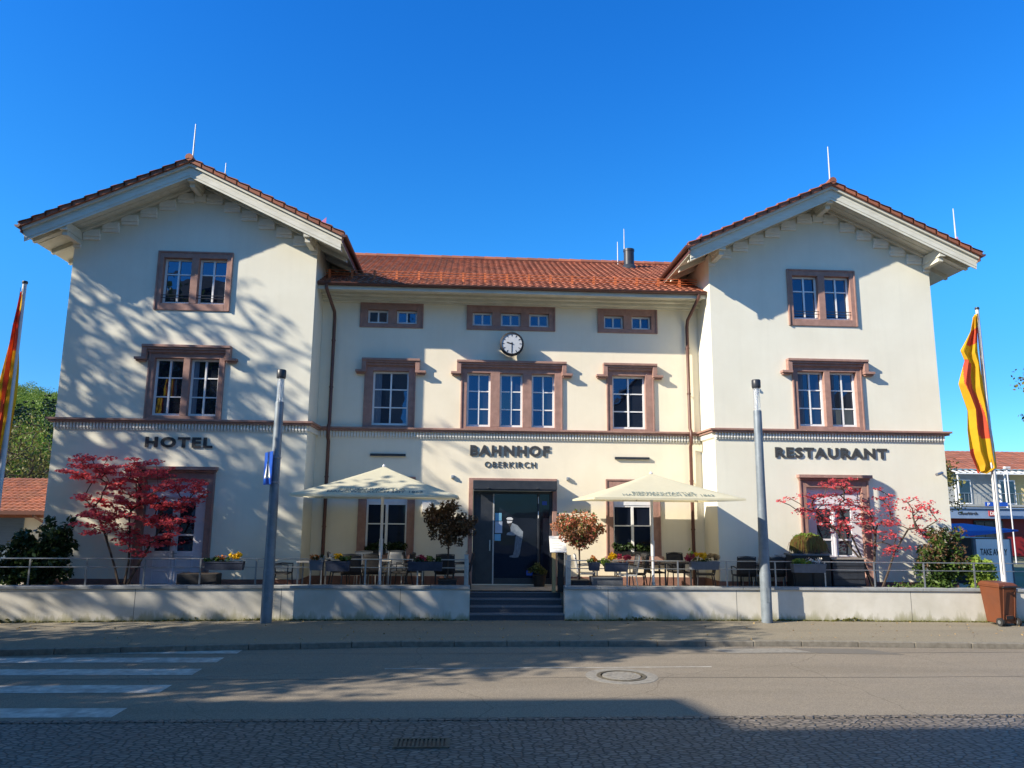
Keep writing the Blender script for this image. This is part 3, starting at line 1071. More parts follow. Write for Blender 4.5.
# ---- wing walls
for side, cx, x0, x1 in (('l', CL, WL0, WL1), ('r', CR, WR0, WR1)):
    holes = [(cx - 1.00, cx + 1.00, 8.13, 9.78), (cx - 0.99, cx + 0.99, 5.08, 6.88), (cx - 0.98, cx + 0.98, 0.62, 3.60)]
    mb = MB()
    zt = 10.2
    wall_grid(mb, x0, x1, FL, zt, 0, holes)
    top = ZA - 0.30
    mb.add([(x0, 0, zt), (x1, 0, zt), (x1, 0, ZE + SL * SV - 0.30), (cx, 0, top), (x0, 0, ZE + SL * SV - 0.30)], [(0, 1, 2, 3, 4)])
    for xs in (x0, x1):
        mb.add([(xs, 0, FL), (xs, BACK, FL), (xs, BACK, zt), (xs, 0, zt)], [(0, 1, 2, 3)])
    mb.add([(x0, BACK, FL), (x1, BACK, FL), (x1, BACK, zt), (cx, BACK, top), (x0, BACK, zt)], [(0, 1, 2, 3, 4)])
    mb.build('wing_wall', m_wing, st)
    surround(st, 0, (cx - 1.033, cx + 1.033, 8.10, 9.81), [(cx - 0.87, cx - 0.10, 8.30, 9.62), (cx + 0.10, cx + 0.87, 8.30, 9.62)], [0.66], hood=None, bars=True)
    surround(st, 0, (cx - 1.03, cx + 1.03, 5.055, 6.90), [(cx - 0.87, cx - 0.09, 5.15, 6.74), (cx + 0.09, cx + 0.87, 5.15, 6.74)], 3,
             hood=(cx - 1.19, cx + 1.19, 7.09, cx - 1.37, cx + 1.37, 6.67), curt=True)
    door_unit(cx, '')
    # stone string course with dentils, running round the corners
    mb = MB()
    mb.box(x0 - 0.17, x1 + 0.17, -0.17, 0, 4.99, 5.045)
    mb.box(x0 - 0.12, x1 + 0.12, -0.12, 0, 4.93, 4.99)
    for xs, sg in ((x0, -1), (x1, 1)):
        mb.box(min(xs, xs + sg * 0.17), max(xs, xs + sg * 0.17), 0, P + 0.0, 4.99, 5.045)
        mb.box(min(xs, xs + sg * 0.12), max(xs, xs + sg * 0.12), 0, P, 4.93, 4.99)
    mb.build('string_course', m_stone, st, bevel=0.006)
    mb = MB()
    n = int((x1 - x0) / 0.086)
    for i in range(n):
        xx = x0 + 0.03 + i * (x1 - x0 - 0.06) / (n - 1)
        mb.box(xx - 0.023, xx + 0.023, -0.07, 0, 4.79, 4.93)
        mb.box(xx - 0.014, xx + 0.014, -0.045, 0, 4.745, 4.79)
    xs, sg = (x1, 1) if side == 'l' else (x0, -1)
    for i in range(11):
        yy = 0.06 + i * 0.105
        mb.box(min(xs, xs + sg * 0.075), max(xs, xs + sg * 0.07), yy - 0.028, yy + 0.028, 4.79, 4.93)
    mb.build('dentil_course', m_trim, st)
    for xs, sg in ((x0, -1), (x1, 1)):
        mb = MB()
        if sg < 0:
            mb.box(x0 - 0.05, cx - 1.0, -0.05, 0.0, FL, 0.84)
        else:
            mb.box(cx + 1.0, x1 + 0.05, -0.05, 0.0, FL, 0.84)
        mb.box(min(xs, xs + sg * 0.05), max(xs, xs + sg * 0.05), 0.0, 6 if (side == 'l') == (sg < 0) else P, FL, 0.84)
        mb.build('plinth', m_plinth, st, bevel=0.01)
    # stepped corbel blocks under the gable
    mb = MB()
    for s in (-1, 1):
        for i in range(7):
            xa = 0.42 + i * 0.50 - 0.25
            xb = xa + 0.46
            if xb > HW + 0.02:
                xb = HW + 0.02
            zz = ZA - 0.30 - SL * (0.42 + i * 0.50) - 0.36
            l, r_ = (cx + xa, cx + xb) if s > 0 else (cx - xb, cx - xa)
            mb.box(l, r_, -0.055, 0, zz + 0.01, zz + 0.10)
            mb.box(l - 0.0, r_ + 0.0, -0.085, 0, zz + 0.10, zz + 0.19)
            mb.box(l + 0.02, r_ - 0.02, -0.07, 0, zz + 0.19, zz + 0.30)
    mb.box(cx - 0.16, cx + 0.16, -0.10, 0, ZA - 0.80, ZA - 0.58)
    mb.build('corbel_frieze', m_trim, st, bevel=0.01)

# ---- centre wall
holes = [(-3.27, -1.43, 8.07, 8.79), (-0.09, 2.55, 8.07, 8.79), (3.89, 5.69, 8.07, 8.79),
         (-3.05, -1.60, 5.1, 6.9), (-0.20, 2.75, 5.1, 6.9), (4.15, 5.53, 5.1, 6.9),
         (-3.07, -1.52, 1.45, 3.6), (4.09, 5.64, 1.45, 3.6), (0.17, 2.50, 0.62, 3.52)]
mb = MB()
wall_grid(mb, WL1, WR0, FL, 9.2, P, holes, 0.3)
mb.build('centre_wall', m_main, st)
surround(st, P, (-3.29, -1.41, 8.05, 8.81), [(-3.07, -2.46, 8.18, 8.60), (-2.21, -1.60, 8.18, 8.60)], 1)
surround(st, P, (-0.11, 2.57, 8.05, 8.81), [(0.07, 0.66, 8.18, 8.60), (0.92, 1.52, 8.18, 8.60), (1.78, 2.38, 8.18, 8.60)], 1)
surround(st, P, (3.87, 5.71, 8.05, 8.81), [(4.07, 4.67, 8.18, 8.60), (4.92, 5.52, 8.18, 8.60)], 1)
surround(st, P, (-3.08, -1.58, 5.055, 6.90), [(-2.84, -1.78, 5.12, 6.73)], 3, hood=(-3.16, -1.46, 7.09, -3.34, -1.28, 6.67), curt=True)
surround(st, P, (-0.24, 2.79, 5.055, 6.90), [(-0.06, 0.64, 5.12, 6.73), (0.92, 1.60, 5.12, 6.73), (1.87, 2.56, 5.12, 6.73)], 3, hood=(-0.37, 2.90, 7.09, -0.54, 3.08, 6.67))
surround(st, P, (4.12, 5.56, 5.055, 6.90), [(4.30, 5.30, 5.12, 6.73)], 3, hood=(4.01, 5.64, 7.09, 3.80, 5.82, 6.67))
for a, b_ in ((-3.10, -1.49), (4.06, 5.67)):
    surround(st, P, (a, b_, 1.42, 3.63), [(a + 0.22, b_ - 0.22, 1.46, 3.42)], [0.58], sill=True, blind=2.88, glass=m_glass2)
mb = MB()
mb.box(WL1 + 0.17, WR0 - 0.17, P - 0.17, P, 4.99, 5.045)
mb.box(WL1 + 0.12, WR0 - 0.12, P - 0.12, P, 4.93, 4.99)
mb.build('string_course', m_stone, st, bevel=0.006)
mb = MB()
n = int((WR0 - WL1) / 0.086)
for i in range(1, n):
    xx = WL1 + i * (WR0 - WL1) / n
    mb.box(xx - 0.023, xx + 0.023, P - 0.07, P, 4.79, 4.93)
    mb.box(xx - 0.014, xx + 0.014, P - 0.045, P, 4.745, 4.79)
mb.build('dentil_course', m_trim, st)
for a, b_ in ((WL1 + 0.05, 0.03), (2.62, WR0 - 0.05)):
    MB().box(a, b_, P - 0.05, P, FL, 0.84).build('plinth', m_plinth, st, bevel=0.01)
# two dark slit shaped wall fittings above the ground-floor windows
for a, b_ in ((-2.82, -1.80), (4.34, 5.37)):
    MB().box(a, b_, P - 0.07, P, 4.22, 4.285).build('light_strip', m_dark, st)
for (x_, z_, y_) in ((8.16, 6.24, 0), (-0.42, 3.64, P), (2.95, 3.62, P)):
    b = MB()
    b.box(x_ - 0.05, x_ + 0.05, y_ - 0.07, y_, z_ - 0.05, z_ + 0.05)
    b.box(x_ - 0.03, x_ + 0.03, y_ - 0.10, y_ - 0.07, z_ - 0.03, z_ + 0.03)
    b.build('wall_spotlight', m_steel, st, bevel=0.01)
MB().box(-1.28, -1.02, P - 0.05, P, 2.62, 2.93).build('notice_box', m_white, st, bevel=0.01)
# iron wall anchor / camera arm near the right corner
b = MB()
b.tube([(13.50, -0.02, 3.86), (13.36, -0.26, 3.84)], 0.025, 8)
b.tube([(13.40, -0.22, 3.86), (13.16, -0.34, 3.80)], 0.045, 8)
b.build('security_camera', m_steel, st)

# ---- roofs
def tile_slope(mb, xa, xb, eave, ridge, along='x', tile=0.21, course=0.30, prof=0.026, lift=0.032):
    """pantile field. along='x': eave line runs along X at (Y,Z)=eave up to (Y,Z)=ridge; along='y': runs along Y, eave=(X,Z)."""
    du = ridge[0] - eave[0]
    dz = ridge[1] - eave[1]
    L = math.hypot(du, dz)
    nv = int(L / course)
    un = (du / L, dz / L)
    nn = (-dz / L * (1 if du > 0 else -1), abs(du) / L)
    nu = int((xb - xa) / tile)
    prof_pts = [(0.0, 0.0), (0.18, 0.75), (0.38, 1.0), (0.58, 0.75), (0.76, 0.0)]
    for j in range(nv):
        s0, s1 = j * L / nv, (j + 1) * L / nv
        for i in range(nu):
            tone = RNG.random()
            xs0 = xa + i * (xb - xa) / nu
            w = (xb - xa) / nu
            jig = (RNG.random() - 0.5) * 0.006
            vs = []
            for (t, h) in prof_pts + [(1.0, 0.0)]:
                for s, lf in ((s0 - 0.03, lift + jig), (s1, 0.0)):
                    hh = h * prof + lf
                    u = eave[0] + un[0] * s + nn[0] * hh
                    z = eave[1] + un[1] * s + nn[1] * hh
                    vs.append((xs0 + t * w, u, z) if along == 'x' else (u, xs0 + t * w, z))
            # front lip
            for (t, h) in prof_pts + [(1.0, 0.0)]:
                hh = h * prof + lift + jig - 0.03
                s = s0 - 0.03
                u = eave[0] + un[0] * s + nn[0] * hh
                z = eave[1] + un[1] * s + nn[1] * hh
                vs.append((xs0 + t * w, u, z) if along == 'x' else (u, xs0 + t * w, z))
            fs = []
            for k in range(5):
                fs.append((2 * k, 2 * k + 2, 2 * k + 3, 2 * k + 1))
                fs.append((12 + k, 13 + k, 2 * k + 2, 2 * k))
            mb.add(vs, fs, tone)


def ridge_tiles(mb, a, b_, r=0.10, step=0.36):
    a, b_ = Vector(a), Vector(b_)
    L = (b_ - a).length
    n = max(1, int(L / step))
    d = (b_ - a) / n
    for i in range(n):
        p, q = a + d * i, a + d * (i + 1.08)
        mb.tube([p, q], [r * 1.12, r * 0.96], n=8, tone=RNG.random())


for cx, x0, x1 in ((CL, WL0, WL1), (CR, WR0, WR1)):
    e = HW + SV
    mb = MB()
    for s in (-1, 1):
        tile_slope(mb, -OV - 0.07, BACK + 0.6, (cx + s * e, ZE), (cx, ZA), along='y', tile=0.30, course=0.34)
    # verge tiles: the stepped edge above the barge board
    for s in (-1, 1):
        L = math.hypot(e, ZA - ZE)
        nv = int(L / 0.34)
        for j in range(nv):
            t0, t1 = j / nv - 0.008, (j + 1) / nv
            xa, za = cx + s * e * (1 - t0), ZE + (ZA - ZE) * t0
            xb, zb_ = cx + s * e * (1 - t1), ZE + (ZA - ZE) * t1
            tone = RNG.random()
            poly = [(xa, za - 0.09), (xb, zb_ - 0.09), (xb, zb_ + 0.015), (xa, za + 0.075)]
            if s > 0:
                poly = poly[::-1]
            mb.prism(poly, -OV - 0.03, -OV + 0.05, tone)
    rf = mb.build('roof', m_tile, st)
    mb = MB()
    ridge_tiles(mb, (cx, -OV - 0.06, ZA + 0.03), (cx, BACK, ZA + 0.03), 0.095)
    mb.build('ridge_tiles', m_tile, rf)
    # timber: soffit boards, barge boards, purlins, rafters
    mb = MB()
    for s in (-1, 1):
        def pt(d, dz):
            return (cx + s * (e - d), ZE + SL * d + dz)
        # soffit slab
        a, b_ = pt(0.02, -0.27), pt(e, -0.27)
        c_, d_ = pt(e, -0.12), pt(0.02, -0.12)
        poly = [a, b_, c_, d_]
        if s > 0:
            poly = poly[::-1]
        mb.prism(poly, -OV + 0.125, BACK + 0.5)
        # thin batten then barge board, two planes
        poly = [pt(0.0, -0.17), pt(e, -0.17), pt(e, -0.085), pt(0.0, -0.085)]
        mb.prism(poly[::-1] if s > 0 else poly, -OV + 0.05, -OV + 0.12)
        poly = [pt(0.06, -0.40), pt(e, -0.40), pt(e, -0.17), pt(0.06, -0.17)]
        mb.prism(poly[::-1] if s > 0 else poly, -OV + 0.13, -OV + 0.18)
        poly = [pt(0.06, -0.47), pt(e, -0.47), pt(e, -0.40), pt(0.06, -0.40)]
        mb.prism(poly[::-1] if s > 0 else poly, -OV + 0.145, -OV + 0.175)
        # moulding line against the wall
        poly = [pt(SV - 0.0, -0.36), pt(e, -0.36), pt(e, -0.272), pt(SV - 0.0, -0.272)]
        mb.prism(poly[::-1] if s > 0 else poly, -0.16, -0.002)
        # soffit board joints
        for q in (0.30, 0.48, 0.66, 0.84):
            poly = [pt(0.05, -0.285), pt(e, -0.285), pt(e, -0.271), pt(0.05, -0.271)]
            mb.prism(poly[::-1] if s > 0 else poly, -OV + q - 0.012, -OV + q + 0.012)
        # rafters under the side eave
        for k in range(14):
            yy = -0.55 + k * 0.92
            poly = [pt(0.10, -0.40), pt(SV, -0.40), pt(SV, -0.272), pt(0.10, -0.272)]
            mb.prism(poly[::-1] if s > 0 else poly, yy - 0.06, yy + 0.06)
        # purlin ends carried out of the wall
        d0 = SV + 0.12
        xx, zz = pt(d0, -0.29)
        mb.box(xx - 0.09, xx + 0.09, -OV + 0.19, 0.0, zz - 0.24, zz)
        mb.box(xx - 0.07, xx + 0.07, -OV + 0.30, 0.0, zz - 0.36, zz - 0.24)
    mb.box(cx - 0.09, cx + 0.09, -OV + 0.19, 0.0, ZA - 0.54, ZA - 0.28)
    mb.box(cx - 0.07, cx + 0.07, -OV + 0.35, 0.0, ZA - 0.66, ZA - 0.54)
    mb.build('eaves_timber', m_wood, rf)
    for s in (-1, 1):
        mb = MB()
        gx, gz = cx + s * (e + 0.05), ZE - 0.05
        n = 8
        ring = [(math.pi + math.pi * k / n) for k in range(n + 1)]
        for rr_, flip in ((0.075, False), (0.066, True)):
            vs = []
            for yy in (-OV - 0.04, BACK + 0.5):
                for t in ring:
                    vs.append((gx + rr_ * math.cos(t), yy, gz + rr_ * math.sin(t)))
            fs = [(k, k + 1, n + 2 + k, n + 1 + k) for k in range(n)]
            mb.add(vs, fs)
        mb.add([(gx + 0.075 * math.cos(t), -OV - 0.04, gz + 0.075 * math.sin(t)) for t in ring], [tuple(range(n + 1))])
        # brown drip board next to the gutter
        mb.box(min(cx + s * (e - 0.03), cx + s * (e - 0.005)), max(cx + s * (e - 0.03), cx + s * (e - 0.005)), -OV + 0.02, BACK + 0.4, ZE - 0.24, ZE - 0.04)
        mb.build('gutter', m_gutter, rf)

# main roof
EZ, EY, RY, RZ = 9.13, P - 0.92, 6.3, 12.0
mb = MB()
tile_slope(mb, -7.4, 10.0, (EY, EZ), (RY, RZ), along='x')
mb.add([(-7.4, RY, RZ), (10.0, RY, RZ), (10.0, BACK + .5, 9.1), (-7.4, BACK + .5, 9.1)], [(0, 1, 2, 3)], 0.4)
rf = mb.build('roof', m_tile, st)
mb = MB()
ridge_tiles(mb, (-7.2, RY, RZ + 0.03), (9.8, RY, RZ + 0.03), 0.12, 0.40)
mb.build('ridge_tiles', m_tile, rf)
mb = MB()
mb.box(WL1 + 0.002, WR0 - 0.002, EY + 0.02, P - 0.0, 9.0, 9.07)
mb.box(WL1 + 0.002, WR0 - 0.002, EY + 0.0, EY + 0.05, 8.93, 9.12)
mb.box(WL1 + 0.002, WR0 - 0.002, P - 0.42, P, 8.93, 9.0)
mb.box(WL1 + 0.002, WR0 - 0.002, P - 0.26, P, 8.84, 8.93)
mb.box(WL1 + 0.002, WR0 - 0.002, P - 0.10, P, 8.80, 8.84)
mb.build('cornice', m_wood, st, bevel=0.008)
mb = MB()
n = 8
gy, gz = EY - 0.075, EZ - 0.02
ring = [(math.pi + math.pi * k / n) for k in range(n + 1)]
for rr_ in (0.075, 0.066):
    vs = []
    for xx in (WL1 + 0.01, WR0 - 0.01):
        for t in ring:
            vs.append((xx, gy + rr_ * math.cos(t), gz + rr_ * math.sin(t)))
    mb.add(vs, [(k, k + 1, n + 2 + k, n + 1 + k) for k in range(n)])
mb.box(WL1 + 0.01, WR0 - 0.01, EY - 0.02, EY - 0.003, EZ - 0.09, EZ + 0.01)
mb.build('gutter', m_gutter, rf)
# snow guard: low rail on red brackets
mb = MB()
sl_ = (RZ - EZ) / (RY - EY)
for off in (0.0, ):
    yy = EY + 0.62
    zz = EZ + sl_ * 0.62
    k = -4.2
    while k < 6.9:
        mb.box(k - 0.032, k + 0.032, yy - 0.02, yy + 0.02, zz - 0.02, zz + 0.30)
        mb.bar((k, yy, zz + 0.20), (k, yy + 0.30, zz + 0.16), 0.03, 0.02)
        k += 0.66
    for h in (0.12, 0.19, 0.27):
        mb.tube([(-4.3, yy - 0.02, zz + h), (6.9, yy - 0.02, zz + h)], 0.011, 5)
mb.build('snow_guard', M('snow_guard_red', (0.60, 0.17, 0.06), (0.50, 0.14, 0.05), scale=5, rough=0.6), rf)
# flue
mb = MB()
chy = 5.35
chz = EZ + sl_ * (chy - EY)
mb.lathe([(0.19, chz - 0.3), (0.19, chz + 0.62), (0.205, chz + 0.62), (0.205, chz + 0.70), (0.16, chz + 0.70), (0.16, chz + 0.4)], 5.80, chy, 20)
mb.lathe([(0.30, chz - 0.12), (0.22, chz + 0.08), (0.19, chz + 0.10)], 5.80, chy, 20)
mb.build('chimney', m_dark, rf, smooth=True)


def rod(x, y, z0, z1, base=True):
    b = MB()
    b.tube([(x, y, z0 - 0.1), (x, y, z0 + 0.45 * (z1 - z0)), (x, y, z1)], [0.022, 0.020, 0.013], 6)
    b.build('lightning_rod', m_whitepole, st)


rod(CL + 0.02, -0.9, ZA + 0.1, 13.22)
rod(CR + 0.02, -0.9, ZA + 0.1, 13.28)
rod(CL, 1.76, ZA, 13.37)
rod(14.0, -0.88, 10.45, 11.50)
rod(5.56, 6.2, 11.95, 12.86)
rod(5.86, 6.4, 11.95, 13.47)
# little triangular warning pennants on the verge clamps
for (x_, y_, z_) in ((13.95, -0.92, 10.46), (6.42, -0.9, 10.32), (-4.1, -0.9, 10.44), (-11.35, -0.9, 10.46)):
    b = MB()
    b.add([(x_ - 0.09, y_, z_), (x_ + 0.08, y_, z_ - 0.02), (x_ + 0.09, y_, z_ + 0.17), (x_ - 0.09, y_ + 0.02, z_ + 0.0), (x_ + 0.08, y_ + 0.02, z_ - 0.02), (x_ + 0.09, y_ + 0.02, z_ + 0.17)],
          [(0, 1, 2), (5, 4, 3), (0, 3, 4, 1), (1, 4, 5, 2), (2, 5, 3, 0)])
    b.build('roof_marker', M('marker_pink', (0.62, 0.22, 0.38), (0.5, 0.16, 0.3), scale=8, rough=0.6), st)

# downpipes
for x_, s in ((-4.02, 1), (6.60, -1)):
    b = MB()
    xt = x_ - 0.12 * s
    b.tube([(xt, gy, gz - 0.03), (xt, gy, gz - 0.16), (x_, P - 0.20, gz - 0.66), (x_, P - 0.12, gz - 0.85), (x_, P - 0.12, 5.15), (x_, P - 0.22, 5.05), (x_, P - 0.22, 4.72), (x_, P - 0.12, 4.62), (x_, P - 0.12, 0.62)], 0.05, 10)
    for zz in (7.6, 6.2, 3.6, 2.2, 1.3):
        b.tube([(x_, P - 0.12, zz - 0.02), (x_, P - 0.12, zz + 0.02)], 0.062, 10)
        b.box(x_ - 0.015, x_ + 0.015, P - 0.1, P, zz - 0.012, zz + 0.012)
    b.tube([(xt, gy, gz - 0.06), (xt, gy, gz + 0.02)], [0.05, 0.085], 10)
    b.build('downpipe', m_gutter, st, smooth=True)

# ---- entrance
mb = MB()
mb.box(0.05, 0.18, P - 0.03, P + 0.28, FL, 3.62)
mb.box(0.18, 2.49, P - 0.03, P + 0.28, 3.52, 3.62)
mb.box(2.49, 2.62, P - 0.03, P + 0.28, FL, 3.62)
mb.build('door_surround', m_stone, st, bevel=0.008)
mb = MB()
mb.box(0.17, 2.58, P - 0.42, P - 0.031, 3.29, 3.54)
mb.box(0.19, 2.56, P - 0.40, P - 0.10, 3.25, 3.29)
for xx in (0.62, 2.02):
    mb.box(xx - 0.03, xx + 0.03, P - 0.45, P - 0.42, 3.30, 3.34)
mb.build('entrance_canopy', m_dark, st, bevel=0.01)
mb = MB()
yd = P + 0.10
mb.box(0.19, 0.25, yd - 0.05, yd + 0.05, FL, 3.25)
mb.box(2.42, 2.48, yd - 0.05, yd + 0.05, FL, 3.25)
mb.box(0.25, 2.42, yd - 0.05, yd + 0.05, 3.17, 3.25)
mb.box(2.06, 2.12, yd - 0.045, yd + 0.045, FL, 3.17)
mb.box(0.80, 2.06, yd - 0.04, yd + 0.04, FL, 0.78)
mb.box(2.12, 2.42, yd - 0.04, yd + 0.04, FL, 0.78)
mb.box(0.25, 0.76, yd - 0.035, yd + 0.03, FL, 3.17)          # solid dark side leaf
dr = mb.build('entrance_door', m_dark, st, bevel=0.006)
b = MB()
b.box(0.76, 0.80, yd - 0.06, yd + 0.045, FL, 3.17)
b.build('door_post', M('door_post_alu', (0.45, 0.45, 0.44), (0.36, 0.36, 0.36), scale=6, rough=0.4), dr)
b = MB()
b.box(0.80, 2.06, yd + 0.0, yd + 0.008, 0.78, 3.17)
b.box(2.12, 2.42, yd + 0.0, yd + 0.008, 0.78, 3.17)
b.build('pane', m_glass2, dr)
b = MB()
b.box(0.67, 0.70, yd - 0.10, yd - 0.075, 1.55, 1.85)
b.box(0.67, 0.70, yd - 0.08, yd - 0.03, 1.56, 1.59)
b.box(0.67, 0.70, yd - 0.08, yd - 0.03, 1.81, 1.84)
b.build('handle', m_steel, dr)
# notices stuck on the glass
m_cyan = M('notice_cyan', (0.22, 0.50, 0.66), (0.16, 0.40, 0.58), scale=6, rough=0.5)
m_paleblue = M('notice_pale', (0.42, 0.50, 0.60), (0.34, 0.42, 0.54), scale=5, rough=0.5)
for (a, b_, c_, d_, mt) in ((0.83, 1.02, 2.40, 2.62, m_cyan), (0.83, 1.04, 2.05, 2.38, m_paleblue), (0.82, 1.00, 1.83, 2.02, m_cyan), (2.20, 2.34, 2.86, 2.97, m_blue), (1.75, 1.93, 0.86, 1.00, m_blue)):
    MB().box(a, b_, yd - 0.004, yd - 0.001, c_, d_).build('notice', mt, dr)
b = MB()
for k in range(2):
    b.box(2.085 - 0.012, 2.085 + 0.012, yd - 0.055, yd - 0.046, 2.90 - k * 0.42, 3.10 - k * 0.42)
b.build('reflector_strip', m_white, dr)
# life-size flat print of a bending man in a striped cap, stuck behind the glass
m_prt1 = M('print_grey', (0.17, 0.21, 0.25), (0.08, 0.11, 0.15), scale=9, rough=0.6, stretch=(3, 1, 1))
m_prt2 = M('print_light', (0.27, 0.31, 0.35), (0.15, 0.19, 0.23), scale=9, rough=0.6)
m_prt3 = M('print_dark', (0.03, 0.03, 0.035), (0.05, 0.05, 0.055), scale=9, rough=0.6)


def X_(px):  # print outline drawn on a 120-unit wide grid, 10 units = 4.1 cm
    return 1.14 + (px - 240) * 0.00415


def Z_(py):
    return 2.50 - (py - 280) * 0.00415


fig = MB()
fig.prism([(X_(a), Z_(b)) for a, b in ((285, 318), (322, 335), (362, 378), (360, 412), (330, 408), (312, 400), (296, 405), (262, 404), (246, 402), (250, 388), (276, 378), (272, 345))], yd - 0.006, yd - 0.003)
fig_o = fig.build('figure_print', m_prt2, dr)
fig = MB()
fig.prism([(X_(a), Z_(b)) for a, b in ((312, 400), (330, 408), (360, 412), (350, 470), (340, 530), (328, 554), (300, 556), (268, 552), (270, 543), (292, 538), (302, 500), (306, 450))], yd - 0.0065, yd - 0.0062)
fig.build('trousers', m_prt1, fig_o)
fig = MB()
fig.prism([(X_(a), Z_(b)) for a, b in ((258, 322), (285, 318), (276, 345), (262, 340))], yd - 0.0065, yd - 0.0062)
fig.prism([(X_(a), Z_(b)) for a, b in ((248, 297), (286, 299), (284, 306), (250, 304))], yd - 0.0075, yd - 0.0072)
fig.build('head', m_prt3, fig_o)
fig = MB()
fig.prism([(X_(a), Z_(b)) for a, b in ((243, 290), (252, 281), (278, 279), (292, 290), (286, 299), (250, 297))], yd - 0.0065, yd - 0.0062)
fig.prism([(X_(a), Z_(b)) for a, b in ((248, 304), (286, 306), (282, 316), (262, 322), (250, 320))], yd - 0.0065, yd - 0.0062)
fig.build('cap', m_white, fig_o)

# ---- lettering and clock
def sign(name, txts, lab, loc):
    mb = MB()
    for (t, x0, x1, z0, z1, y, bold, sp) in txts:
        text_mb(t, x0, x1, z0, z1, y - 0.014, 0.018, bold, mb, spacing=sp)
    o = mb.build(name, m_letter, None, origin=loc)
    return tag(o, lab, 'lettering')


sign('hotel_lettering', [('HOTEL', -8.68, -6.90, 4.28, 4.57, 0, 0.045, 1.20)], 'dark raised letters reading HOTEL over the door of the left wing', (-7.8, -0.03, 4.28))
sign('restaurant_lettering', [('RESTAURANT', 8.68, 11.96, 4.24, 4.54, 0, 0.045, 1.18)], 'dark raised letters reading RESTAURANT on the right wing', (10.3, -0.03, 4.24))
sign('station_name_lettering', [('BAHNHOF', 0.07, 2.41, 4.26, 4.58, P, 0.045, 1.22), ('OBERKIRCH', 0.50, 2.00, 3.93, 4.10, P + 0.008, 0.004, 1.25)],
     'dark raised letters BAHNHOF OBERKIRCH above the dark entrance', (1.24, P - 0.03, 3.93))

ck = thing('station_clock', 'round black framed wall clock above the triple window', 'clock', (1.24, P - 0.35, 7.56))
cyc = P - 0.36
cz_ = 7.56
b = MB()
n = 32
prof = [(0.30, 0.0), (0.355, 0.02), (0.36, 0.12), (0.33, 0.20), (0.0, 0.22)]
vs = []
fs = []
for r_, dd in prof:
    for k in range(n):
        t = 2 * math.pi * k / n
        vs.append((1.24 + r_ * math.cos(t), cyc - 0.04 + dd, cz_ + r_ * math.sin(t)))
for i in range(len(prof) - 1):
    for k in range(n):
        fs.append((i * n + k, i * n + (k + 1) % n, (i + 1) * n + (k + 1) % n, (i + 1) * n + k))
b.add(vs, fs)
b.tube([(1.24, cyc + 0.1, cz_), (1.24, P, cz_)], 0.05, 10)
b.tube([(1.24, P - 0.03, cz_), (1.24, P, cz_)], 0.14, 16)
b.build('housing', m_black, ck, smooth=True)
b = MB()
vs = [(1.24 + 0.30 * math.cos(2 * math.pi * k / n), cyc - 0.022, cz_ + 0.30 * math.sin(2 * math.pi * k / n)) for k in range(n)]
b.add(vs, [tuple(range(n))])
b.build('dial', M('clock_dial', (0.50, 0.52, 0.54), (0.42, 0.44, 0.46), scale=2, rough=0.25), ck)
for k in range(12):
    t = k * math.pi / 6
    rot = Matrix.Translation((1.24, cyc - 0.026, cz_)) @ Matrix.Rotation(t, 4, 'Y')
    MB().box(-0.011, 0.011, -0.002, 0.002, 0.225, 0.285, rot).build('hour_mark', m_black, ck)
b = MB()
rot = Matrix.Translation((1.24, cyc - 0.030, cz_)) @ Matrix.Rotation(R(180), 4, 'Y')
b.box(-0.010, 0.010, -0.002, 0.002, -0.05, 0.23, rot)
rot = Matrix.Translation((1.24, cyc - 0.036, cz_)) @ Matrix.Rotation(R(-75), 4, 'Y')
b.box(-0.014, 0.014, -0.002, 0.002, -0.04, 0.16, rot)
b.build('hands', m_black, ck)

# =====================================================================================
# RETAINING WALL, STEPS, RAILINGS
# =====================================================================================
def retaining(name, pts, lab, joints):
    o = thing(name, lab, 'wall', (pts[0][0], pts[0][1], 0), group='low walls either side of the steps')
    w = MB()
    c_ = MB()
    for (xa, ya), (xb, yb) in zip(pts[:-1], pts[1:]):
        w.add([(xa, ya, -0.05), (xb, yb, -0.05), (xb, yb, 0.755), (xa, ya, 0.755), (xa, ya + 0.24, -0.05), (xb, yb + 0.24, -0.05), (xb, yb + 0.24, 0.755), (xa, ya + 0.24, 0.755)],
              [(0, 1, 2, 3), (7, 6, 5, 4), (0, 4, 5, 1), (3, 2, 6, 7), (0, 3, 7, 4), (1, 5, 6, 2)])
        L = math.hypot(xb - xa, yb - ya)
        n = max(1, round(L / 1.0))
        for i in range(n):
            t0, t1 = i / n, (i + 1) / n - 0.006 / L
            if i == n - 1:
                t1 = 1.0
            A = Vector((xa + (xb - xa) * t0, ya + (yb - ya) * t0 + 0.12, 0.79))
            B = Vector((xa + (xb - xa) * t1, ya + (yb - ya) * t1 + 0.12, 0.79))
            c_.bar(A, B, 0.32, 0.07)
    w.build('wall_face', m_wallwhite, o)
    c_.build('coping', m_coping, o, bevel=0.008)
    j = MB()
    for x_ in joints:
        for (xa, ya), (xb, yb) in zip(pts[:-1], pts[1:]):
            if xa <= x_ <= xb:
                yy = ya + (yb - ya) * (x_ - xa) / (xb - xa)
                j.box(x_ - 0.004, x_ + 0.004, yy - 0.002, yy + 0.01, 0.0, 0.752)
    j.build('expansion_joint', m_black, o)
    return o


retaining('retaining_wall', [(-26, -2.6), (-12.5, -1.95), (-4.8, -1.42), (0.12, -1.40)], 'low off-white rendered wall with grey coping running left from the steps', [-7.9, -4.5, -1.6])
retaining('retaining_wall', [(2.50, -1.40), (8.0, -1.40), (15.5, -1.72), (30, -2.5)], 'low off-white rendered wall with grey coping running right from the steps', [3.6, 6.9, 11.4])

